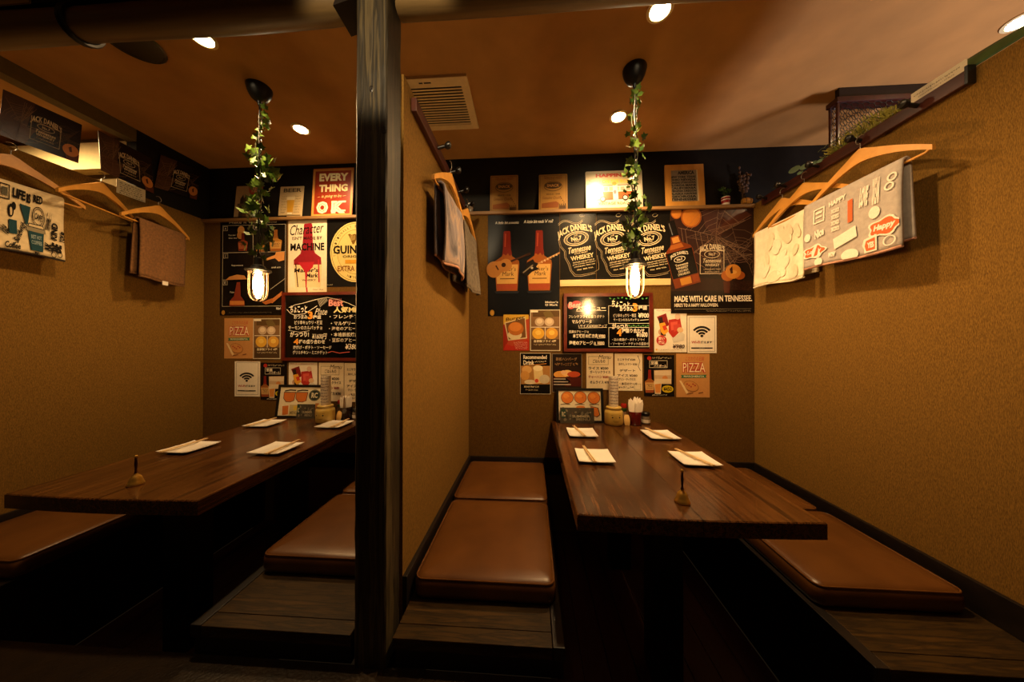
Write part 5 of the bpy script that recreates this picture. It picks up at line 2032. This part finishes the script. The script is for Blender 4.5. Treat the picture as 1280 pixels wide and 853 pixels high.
# left wall
XHL = -2.205
hanger(XHL - 0.022, -0.800, 1.730, 'yellow wooden hanger nearest on the left wall, cut by the picture edge', 0.212, 0.115)
blanket('folded_blanket', 'cream blanket printed with blue cups and black words, left wall', XHL - 0.022, -0.985, -0.662, 1.604, 0.288, 'cloth_creamprint', d_print_blanket, (-82, 0, 100, 80), 1, 0.020, 'cloth_dark', seed=6, wave=0.0018)
hanger(XHL + 0.015, -0.555, 1.742, 'empty yellow wooden hanger between the two blankets of the left wall', 0.185, 0.112, 0.33)
hanger(XHL + 0.015, -0.322, 1.733, 'yellow wooden hanger on the left wall, holding the brown towel', 0.190, 0.115, 0.2)
t = blanket('folded_towel', 'plain brown towel with a white tag hanging on the left wall', XHL + 0.015, -0.440, -0.180, 1.608, 0.318, 'cloth_brown', None, None, 1, 0.022, 'cloth_brown', seed=8, wave=0.003, yaw=0.2)
MB().box((0.028, -0.02, -0.335), (0.030, 0.012, -0.312)).build('care_tag', 'white_cap', t)
# middle partition, seen almost edge on
XHP = -0.352
hanger(XHP, -0.645, 1.672, 'yellow wooden hanger on the middle partition, nearest the post', 0.205, 0.112, -0.05)
blanket('folded_blanket', 'mottled grey and pink blanket on the middle partition', XHP, -0.80, -0.475, 1.545, 0.30, 'cloth_stripe', None, None, 1, 0.032, 'cloth_rose', seed=11, wave=0.010)
hanger(XHP, -0.300, 1.672, 'yellow wooden hanger on the middle partition, nearest the back wall', 0.205, 0.112, -0.05)
blanket('folded_blanket', 'speckled brown fleece blanket on the middle partition', XHP, -0.455, -0.115, 1.545, 0.325, 'cloth_grey', None, None, 1, 0.034, 'cloth_grey', seed=13, wave=0.010)


# ------------------------------------------------------------------ place settings
def plate_mesh():
    mb = MB()
    a = 0.0745

    def P_(u, v, dz):
        x, y = (u - .5) * 2, (v - .5) * 2
        m = max(abs(x), abs(y))
        z = 0.0045 + 0.0085 * max(0, m - 0.62) ** 1.3 * 2.2 + 0.0025 * (abs(x * y)) ** 4
        return Vector((x * a, y * a, z + dz))
    n = 16
    mb.grid(lambda u, v: P_(u, v, 0.003), n, n)
    mb.grid(lambda u, v: Vector((P_(u, v, 0).x, P_(u, v, 0).y, P_(u, v, 0).z - (0.0045 if max(abs(u - .5), abs(v - .5)) < .32 else 0))), n, n)
    k = (n + 1) ** 2
    rim = [i for i in range(n + 1)] + [j * (n + 1) + n for j in range(1, n + 1)] + [n * (n + 1) + i for i in range(n - 1, -1, -1)] + [j * (n + 1) for j in range(n - 1, 0, -1)]
    for q in range(len(rim)):
        a_, b_ = rim[q], rim[(q + 1) % len(rim)]
        mb.f.append((a_, b_, k + b_, k + a_))
        mb.c.append(None)
    return mb


pl0 = None
ch0 = None


def chopsticks_mesh():
    mb = MB()
    for s in (-1, 1):
        x = s * 0.0032
        vs = []
        for y, w, h in ((-0.098, 0.0026, 0.0032), (0.098, 0.0018, 0.0022)):
            vs += [(x + s * 0.0012 * (y < 0) - w, y, 0), (x + s * 0.0012 * (y < 0) + w, y, 0), (x + s * 0.0012 * (y < 0) + w, y, 2 * h), (x + s * 0.0012 * (y < 0) - w, y, 2 * h)]
        mb.add(vs, [(0, 1, 2, 3), (7, 6, 5, 4), (0, 4, 5, 1), (1, 5, 6, 2), (2, 6, 7, 3), (3, 7, 4, 0)])
    return mb


SET = [
    (0.280, -0.285, 0.0, 'far left', 'right', (-0.012, 0.004, 0.16)),
    (0.276, -0.622, -0.03, 'near left', 'right', (-0.020, 0.0, 0.10)),
    (0.690, -0.300, 0.02, 'far right', 'right', (-0.005, -0.004, 0.28)),
    (0.690, -0.628, 0.0, 'near right', 'right', (0.004, -0.004, 0.30)),
    (-1.618, -0.215, 0.03, 'far left', 'left', (-0.030, 0.0, -0.06)),
    (-1.600, -0.630, -0.03, 'near left', 'left', (-0.035, 0.0, 0.05)),
    (-1.178, -0.210, 0.0, 'far right', 'left', (0.030, 0.0, 0.10)),
    (-1.180, -0.618, -0.02, 'near right', 'left', (0.030, -0.004, 0.05)),
]
for x, y, rz, pos, side, (cx, cy, cr) in SET:
    where = {'far left': 'left side, nearest the back wall', 'near left': 'left side, nearest the hand bell', 'far right': 'right side, nearest the back wall', 'near right': 'right side, nearest the hand bell'}[pos]
    if pl0 is None:
        pl0 = plate_mesh().build('square_plate', 'porcelain', smooth=50)
        ch0 = chopsticks_mesh().build('chopsticks', 'chopstick_wood')
        p, c = pl0, ch0
    else:
        p, c = pl0.copy(), ch0.copy()
        COL.objects.link(p)
        COL.objects.link(c)
    p.location = (x, y, ZT + 0.0006)
    p.rotation_euler = (0, 0, rz)
    tag(p, 'white square plate on the %s table, %s' % (side, where), 'plate', 'square plates on the tables')
    c.location = (x + cx - 0.012 * cr, y + cy + 0.010, ZT + 0.0145)
    c.rotation_euler = (0, 0, rz + cr)
    tag(c, 'pale chopsticks lying on a plate of the %s table, %s' % (side, where), 'chopsticks', 'chopsticks on the plates')


def bell(x, y, label):
    t = thing('hand_bell', label, 'bell', (x, y, ZT + 0.0008), group='hand bells')
    MB().lathe([(0.019, 0.0), (0.0225, 0.0), (0.0228, 0.003), (0.0195, 0.010), (0.0165, 0.017), (0.0145, 0.026), (0.010, 0.032), (0.006, 0.035), (0.004, 0.040), (0.0, 0.0405)], 24).build('bell_cup', 'brass', t, smooth=40)
    MB().lathe([(0.004, 0.038), (0.0048, 0.043), (0.003, 0.046), (0.0034, 0.060), (0.0045, 0.072), (0.0034, 0.084), (0.0030, 0.092)], 14).build('handle', 'rail_wood', t, smooth=50)
    MB().lathe([(0.0030, 0.092), (0.0048, 0.094), (0.0052, 0.098), (0.0030, 0.102), (0.0, 0.103)], 14).build('finial', 'brass', t, smooth=50)


bell(0.476, -0.965, 'brass hand bell at the front of the right table')
bell(-1.392, -0.965, 'brass hand bell at the front of the left table')


# ------------------------------------------------------------------ condiments at the back of each table
def jar(x, y, label):
    t = thing('mustard_jar', label, 'jar', (x, y, ZT + 0.0008))
    MB().lathe([(0.046, 0.0), (0.053, 0.004), (0.055, 0.015), (0.055, 0.070), (0.052, 0.083), (0.043, 0.091), (0.042, 0.094)], 32).build('glass_body', 'mustard_jar', t, smooth=50)
    MB().lathe([(0.044, 0.092), (0.0455, 0.094), (0.0455, 0.105), (0.042, 0.108), (0.0, 0.108)], 32).build('lid', 'mustard_jar', t, smooth=40)
    f = Print()
    for sx in (-1, 1):
        f.ell(sx * 0.021, 0.052, 0.0045, 0.0045, '#2a1a10', 0, 12)
    f.ell(0.0, 0.050, 0.006, 0.004, '#c9a44a', 0, 12)
    f.line([(-0.020 + 0.004 * k, 0.030 + 0.00004 * (k - 5) ** 2) for k in range(11)], 0.002, '#7a5520')
    f.line([(-0.014 + 0.004 * k, 0.024 + 0.00004 * (k - 3.5) ** 2) for k in range(8)], 0.0016, '#8a6428')
    for s, z in ((-0.030, 0.064), (0.018, 0.064)):
        f.line([(s, z), (s + 0.012, z + 0.002)], 0.002, '#7a5520')
    m = MB()
    f.emit_to(m, lambda px, pz, l: Vector((0.0556 * math.sin(px / 0.055), -0.0556 * math.cos(px / 0.055) - 0.00002 * l, pz)))
    m.build('face_print', 'paper_print', t, fix=False)
    return t


def skewer_menu(x, y, h, label):
    """paper menu rolled into a tube, standing on the jar lid"""
    t = thing('paper_roll', label, 'paper menu', (x, y, ZT + 0.1092))
    r = 0.028
    m = MB()
    m.lathe([(r, 0.0), (r, h), (r - 0.001, h), (r - 0.001, 0.002)], 28)
    m.build('paper', 'roll_paper', t, smooth=40)
    f = Print()
    for k in range(9):
        f.scrawl(-40 + (k * 7) % 11, 6 + k * 12.5, 42 - (k * 5) % 13, 13 + k * 12.5, '#4a4450' if k % 3 else '#6a3f3a', 1.6, seed=k + int(x * 10))
    f.rect(-38, -1, 0, 5, '#4a4858')
    f.rect(4, 0, 36, 4, '#5a5666')
    mm = MB()
    f.emit_to(mm, lambda px, py, l: Vector(((r + 0.0004) * math.sin(px * 0.03), -(r + 0.0004) * math.cos(px * 0.03) - 0.00001 * l, h - (py + 1) / 124 * h)))
    mm.build('writing', 'paper_print', t, fix=False)


def cruet_set(jp, pp, kp, tp, sp, names):
    jar(*jp, 'yellow mustard jar with a smiling face on the %s table' % names)
    skewer_menu(jp[0], jp[1] + 0.004, 0.185, 'rolled paper menu standing on the yellow jar of the %s table' % names)
    # pepper shaker behind, snack pack leaning on it
    t = thing('pepper_shaker', 'small shaker with a red and green top behind the snack pack, %s table' % names, 'shaker', (*pp, ZT + 0.0008))
    MB().lathe([(0.016, 0.0), (0.019, 0.003), (0.019, 0.060), (0.016, 0.074), (0.015, 0.076), (0.0, 0.076)], 20).build('glass_body', 'clear_tint', t, smooth=50)
    MB().lathe([(0.0, 0.004), (0.0165, 0.004), (0.0165, 0.052), (0.0, 0.052)], 16).build('filling', 'pepper_fill', t, smooth=40)
    MB().lathe([(0.017, 0.075), (0.0185, 0.077), (0.0185, 0.096), (0.0, 0.096)], 20).build('green_band', 'leaf_dark', t, smooth=40)
    MB().lathe([(0.0185, 0.0965), (0.0185, 0.114), (0.014, 0.122), (0.0, 0.124)], 20).build('red_cap', 'red_plastic', t, smooth=40)
    t = thing('snack_pack', 'tan sauce packet leaning beside the yellow jar, %s table' % names, 'packet', (*kp, ZT + 0.0008))
    pk = MB()
    pk.grid(lambda u, v: Vector(((u - .5) * 0.036 * (1 - .35 * (2 * v - 1) ** 2), -0.007 * math.sin(PI * u) * math.sin(PI * v) + 0.016 * v, 0.062 * v)), 10, 10)
    pk.grid(lambda u, v: Vector(((u - .5) * 0.036 * (1 - .35 * (2 * v - 1) ** 2), 0.005 * math.sin(PI * u) * math.sin(PI * v) + 0.016 * v, 0.062 * v)), 10, 10)
    pk.build('pouch', 'snack_pack', t, smooth=60, weld=True)
    # tumbler of folded paper napkins
    dark = names == 'left'
    t = thing('napkin_tumbler', ('dark' if dark else 'red') + ' tumbler of folded white napkins on the %s table' % names, 'tumbler', (*tp, ZT + 0.0008))
    MB().lathe([(0.034, 0.0), (0.037, 0.003), (0.041, 0.082), (0.039, 0.082), (0.035, 0.006), (0.0, 0.006)], 28).build('tumbler', 'dark_tumbler' if dark else 'red_glass_solid', t, smooth=50)
    rnd = random.Random(3 + dark)
    for k in range(9):
        a = k * 0.7 + rnd.uniform(-.2, .2)
        cx_, cy_ = 0.019 * math.cos(k * 2.4), 0.019 * math.sin(k * 2.4)
        h = 0.135 + rnd.uniform(-0.015, 0.03) + (0.02 if k % 4 == 0 else 0)
        w = 0.021
        lean = rnd.uniform(-0.015, 0.022)
        nm = MB()
        pts = [(-w * .5, 0.010), (w * .5, 0.010), (w * 1.0, 0.09), (w * 1.05, h - 0.02), (w * 0.6, h), (0, h - 0.016), (-w * .7, h + 0.004), (-w * 1.05, h - 0.02), (-w * 1.0, 0.09)]
        nm.prism([(cx_ + px * math.cos(a) + lean * pz * 4 * (pz > .05), cy_ + px * math.sin(a), pz) for px, pz in pts], (-0.004 * math.sin(a), 0.004 * math.cos(a), 0))
        nm.build('napkin', 'tissue', t)
    # small sauce bottle with a dark cap
    t = thing('sauce_jar', 'small glass jar with a dark lid beside the napkins, %s table' % names, 'jar', (*sp, ZT + 0.0008))
    MB().lathe([(0.022, 0.0), (0.025, 0.003), (0.026, 0.030), (0.024, 0.045), (0.020, 0.050), (0.0, 0.050)], 24).build('glass_body', 'jar_grey', t, smooth=50)
    MB().lathe([(0.023, 0.0505), (0.0245, 0.052), (0.0245, 0.068), (0.021, 0.072), (0.0, 0.072)], 24).build('lid', 'black_plastic', t, smooth=40)
    MB().lathe([(0.0256, 0.010), (0.0268, 0.030)], 24, caps=False).build('paper_label', 'white_cap', t, smooth=40)
    if dark:
        MB().lathe([(0.0075, 0.072), (0.008, 0.082), (0.004, 0.087), (0.0, 0.088)], 14).build('knob', 'white_cap', t, smooth=40)


cruet_set((0.5125, -0.066), (0.583, -0.034), (0.585, -0.098), (0.640, -0.066), (0.712, -0.048), 'right')
cruet_set((-1.297, -0.128), (-1.262, -0.032), (-1.226, -0.108), (-1.210, -0.055), (-1.143, -0.045), 'left')

# ------------------------------------------------------------------ things on the ledge and on the right wall
a_ = at(907, 255, 'y', 0.004)
t = thing('potted_plant', 'small plant in a red and white tin pot, right of the oak frame', 'plant', (a_.x, 0.004, ZP))
MB().lathe([(0.020, 0.0), (0.022, 0.002), (0.0245, 0.052), (0.0225, 0.052), (0.020, 0.044), (0.0, 0.044)], 20).build('pot', 'white_cap', t, smooth=40)
for z0, z1 in ((0.012, 0.030), (0.036, 0.047)):
    MB().lathe([(0.0226 + z0 * .05, z0), (0.0232 + z1 * .05, z1)], 20, caps=False).build('red_band', 'red_plastic', t, smooth=40)
rnd = random.Random(7)
lm = leaf_mesh('leaf', 'leaf_dark')
for k in range(26):
    o = bpy.data.objects.new('leaf', lm)
    COL.objects.link(o)
    o.parent = t
    a, rr = rnd.uniform(0, 2 * PI), rnd.uniform(0.0, 0.032)
    o.location = (rr * math.cos(a), min(rr * math.sin(a), 0.012), 0.048 + rnd.uniform(0, 0.055))
    o.rotation_euler = (rnd.uniform(0.3, 1.4), rnd.uniform(-.4, .4), a - PI / 2)
    o.scale = (0.02, 0.024, 0.02)
mb = MB()
for k in range(6):
    mb.tube([(0, 0, 0.04), (rnd.uniform(-.015, .015), rnd.uniform(-.01, .008), 0.08), (rnd.uniform(-.03, .03), rnd.uniform(-.012, .008), 0.10)], 0.0012, 4)
mb.build('stems', 'stem_green', t)

a_ = at(929, 254, 'y', 0.008)
t = thing('dried_bouquet', 'dark dried flowers standing between the potted plant and the right wall', 'dried flowers', (a_.x, 0.008, ZP))
mb, fl = MB(), MB()
for k in range(14):
    x1, y1, z1 = rnd.uniform(-.045, .035), rnd.uniform(-.02, .012), rnd.uniform(0.12, 0.23)
    mb.tube([(rnd.uniform(-.006, .006), 0, 0.0), (x1 * .4, y1 * .4, z1 * .55), (x1, y1, z1)], 0.0011, 4)
    for q in range(4):
        f = 1 - q * 0.12
        fl.lathe([(0.0, -0.007), (0.006, -0.002), (0.0075, 0.004), (0.004, 0.010), (0.0, 0.012)], 7, (x1 * f + rnd.uniform(-.006, .006), y1 * f + rnd.uniform(-.004, .002), z1 * f))
mb.build('stalks', 'dry_flower', t)
o = fl.build('flower_heads', 'dry_flower', t, smooth=60)
o['kind'] = 'stuff'

a_ = at(952, 247, 'y', -0.01)
t = thing('wooden_cask', 'tiny wooden cask on the ledge in the right back corner', 'cask', (XR - 0.035, 0.006, ZP))
mb = MB()
mb.lathe([(0.0, -0.026), (0.019, -0.026), (0.023, -0.012), (0.0245, 0.0), (0.023, 0.012), (0.019, 0.026), (0.0, 0.026)], 20)
for v in mb.v:
    v.x, v.y, v.z = v.z, v.y * 0.8, v.x + 0.0246
mb.build('barrel', 'oak_frame', t, smooth=30)
for sx in (-0.014, 0.014):
    b = MB()
    b.tube([(sx, 0.8 * 0.0236 * math.cos(2 * PI * k / 20), 0.0246 + 0.0236 * math.sin(2 * PI * k / 20)) for k in range(20)], 0.0012, 5, True)
    b.build('hoop', 'black_metal', t, smooth=60)

a_ = at(588, 264, 'y', 0.004)
t = thing('glass_jar', 'little glass jar with a wire clip on the ledge, behind the partition blankets', 'jar', (a_.x, 0.004, ZP))
MB().lathe([(0.017, 0.0), (0.019, 0.003), (0.019, 0.036), (0.014, 0.045), (0.014, 0.050)], 20).build('glass_body', 'jar_grey', t, smooth=50)
MB().lathe([(0.0155, 0.0505), (0.0155, 0.060), (0.0, 0.061)], 20).build('lid', 'white_cap', t, smooth=40)
MB().tube([(0.0155, 0, 0.055), (0.024, 0, 0.045), (0.021, 0, 0.028)], 0.001, 5).build('wire_clip', 'steel_wire', t, smooth=60)

# chicken wire screen of the next booth, seen over the right partition
lx0, lx1, ly0, ly1, lz0, lz1 = 1.475, 1.90, -0.42, -0.375, 1.55, 2.088
t = thing('wire_screen', 'chicken wire screen under a dark board, beyond the right partition', 'screen', ((lx0 + lx1) / 2, (ly0 + ly1) / 2, ZC))
bbox('top_board', (lx0 - 0.006, ly0 - 0.006, lz1), (lx1 + 0.006, ly1 + 0.006, lz1 + 0.024), 'rail_wood', t, 0.002)
bbox('shade_board', (lx0 + 0.02, ly0 + 0.012, lz1 + 0.0245), (lx1 - 0.01, ly1 - 0.012, ZC - 0.0005), 'dark_stain', t, 0.001)  # dark board put where the ceiling above the screen lies in shade
for x in (lx0, lx1 - 0.010):
    for y in (ly0, ly1 - 0.010):
        bbox('corner_post', (x, y, lz0), (x + 0.010, y + 0.010, lz1 - 0.0005), 'rail_wood', t, 0.001)
hx = MB()


def hexnet(o, ux, w, h, s=0.017):
    ux = Vector(ux)
    cols, rows = int(w / (s * 1.5)), int(h / (s * 1.732)) + 1
    for i in range(cols + 1):
        for j in range(rows):
            cx, cz = i * s * 1.5, j * s * 1.732 + (s * .866 if i % 2 else 0)
            pts = [(cx + s * math.cos(PI / 3 * k), cz + s * math.sin(PI / 3 * k)) for k in range(4)]
            pts = [(min(max(px, 0), w), min(max(pz, 0), h)) for px, pz in pts]
            hx.tube([Vector(o) + ux * px + Vector((0, 0, pz)) for px, pz in pts], 0.0014, 4, caps=False)


hexnet((lx0 + 0.004, ly0 + 0.005, lz0 + 0.014), (0, 1, 0), ly1 - ly0 - 0.01, lz1 - lz0 - 0.02)
hexnet((lx0 + 0.005, ly1 - 0.004, lz0 + 0.014), (1, 0, 0), lx1 - lx0 - 0.01, lz1 - lz0 - 0.015)
hexnet((lx0 + 0.005, ly0 + 0.004, lz0 + 0.014), (1, 0, 0), lx1 - lx0 - 0.01, lz1 - lz0 - 0.015)
hexnet((lx1 - 0.004, ly0 + 0.005, lz0 + 0.014), (0, 1, 0), ly1 - ly0 - 0.01, lz1 - lz0 - 0.02)
o = hx.build('chicken_wire', 'black_metal', t, world=True, smooth=60)
o['kind'] = 'stuff'

# greenery along the right rail
t = thing('moss_spray', 'yellow green moss sprays trailing over the right rail', 'artificial plant', (XR - 0.01, -0.60, ZP + 0.004))
mb = MB()
for k in range(300):
    u = rnd.random()
    y = -0.745 + 0.27 * u
    p0 = Vector((XR - 0.012 + rnd.uniform(-.01, .022), y, ZP + 0.002 + rnd.uniform(0, .006)))
    hgt = (0.018 + 0.034 * math.sin(PI * min(1, u * 1.1))) * rnd.uniform(.5, 1.25)
    d = Vector((rnd.uniform(-.022, .012), rnd.uniform(-.02, .03), hgt))
    mb.tube([p0, p0 + d * .6 + Vector((0, rnd.uniform(-.006, .006), 0)), p0 + d], 0.0013, 3)
o = mb.build('moss', 'moss', t, world=True)
o['kind'] = 'stuff'
tw = MB()
for k in range(7):
    y = -0.70 + 0.03 * k
    p0 = Vector((XR - 0.02, y, ZP + 0.01))
    tw.tube([p0 + Vector((-0.012 * q ** 1.2 + rnd.uniform(-.003, .003), 0.012 * math.sin(q * 1.3 + k) + 0.006 * q, 0.022 * q - 0.006 * q * q + rnd.uniform(-.004, .004))) for q in range(5)], 0.0012, 4)
tw.build('twigs', 'stem_green', t, world=True)

t = thing('eucalyptus_sprig', 'round grey green leaves on the right rail, above the white blanket', 'artificial plant', (XR - 0.02, -0.26, ZP + 0.004))
mb = MB()
pth = [(XR - 0.012 - 0.012 * math.sin(k * .9), -0.44 + 0.034 * k, ZP + 0.008 + 0.007 * math.sin(k * 1.1)) for k in range(9)]
mb.tube(pth, 0.0014, 5)
mb.build('stem', 'stem_green', t, world=True)
dm = MB().lathe([(0.0, 0.0016), (0.5, 0.001), (0.9, 0.0), (1.0, 0.0014)], 14, caps=False).build('leaf', 'leaf_grey', None, smooth=60, fix=False)
dme = dm.data
bpy.data.objects.remove(dm)
for (px, py), s in (((993, 212), 0.024), ((1006, 208), 0.020), ((1017, 204), 0.014), ((1025, 201), 0.012), ((1000, 216), 0.012)):
    q = at(px, py, 'x', XR - 0.022)
    o = bpy.data.objects.new('leaf', dme)
    COL.objects.link(o)
    o.parent = t
    o.location = q - wpos(t)
    o.rotation_euler = (0.2, -PI / 2 + 0.5, 0.3)
    o.scale = (s, s, s)
for k in range(8):
    o = bpy.data.objects.new('leaf', LEAVES[k % 2])
    COL.objects.link(o)
    o.parent = t
    q = at(1030 + k * 7, 197 - k * 4.4, 'x', XR - 0.016)
    o.location = q - wpos(t)
    o.rotation_euler = (rnd.uniform(0.6, 1.6), rnd.uniform(-.4, .4), rnd.uniform(-2.5, -0.5))
    o.scale = (0.016, 0.020, 0.016)

t = thing('long_leaf', 'long dark green leaf lying on top of the right partition, beside the paper strip', 'artificial plant', (XR + 0.03, -0.9, ZP + 0.003))
mb = MB()


def lf(u, v):
    y = -0.70 - 0.42 * u
    w = 0.034 * (math.sin(PI * min(1, 0.12 + u * .88)) ** .6)
    return Vector((XR + 0.008 + (v - .5) * 0.02, y, ZP + 0.0015 + w * v * 1.5))


mb.grid(lf, 20, 4)
for k in range(len(mb.v)):
    pass
o = mb.build('blade', 'leaf_dark', t, world=True, smooth=60, fix=False)
md = o.modifiers.new('thickness', 'SOLIDIFY')
md.thickness = 0.002
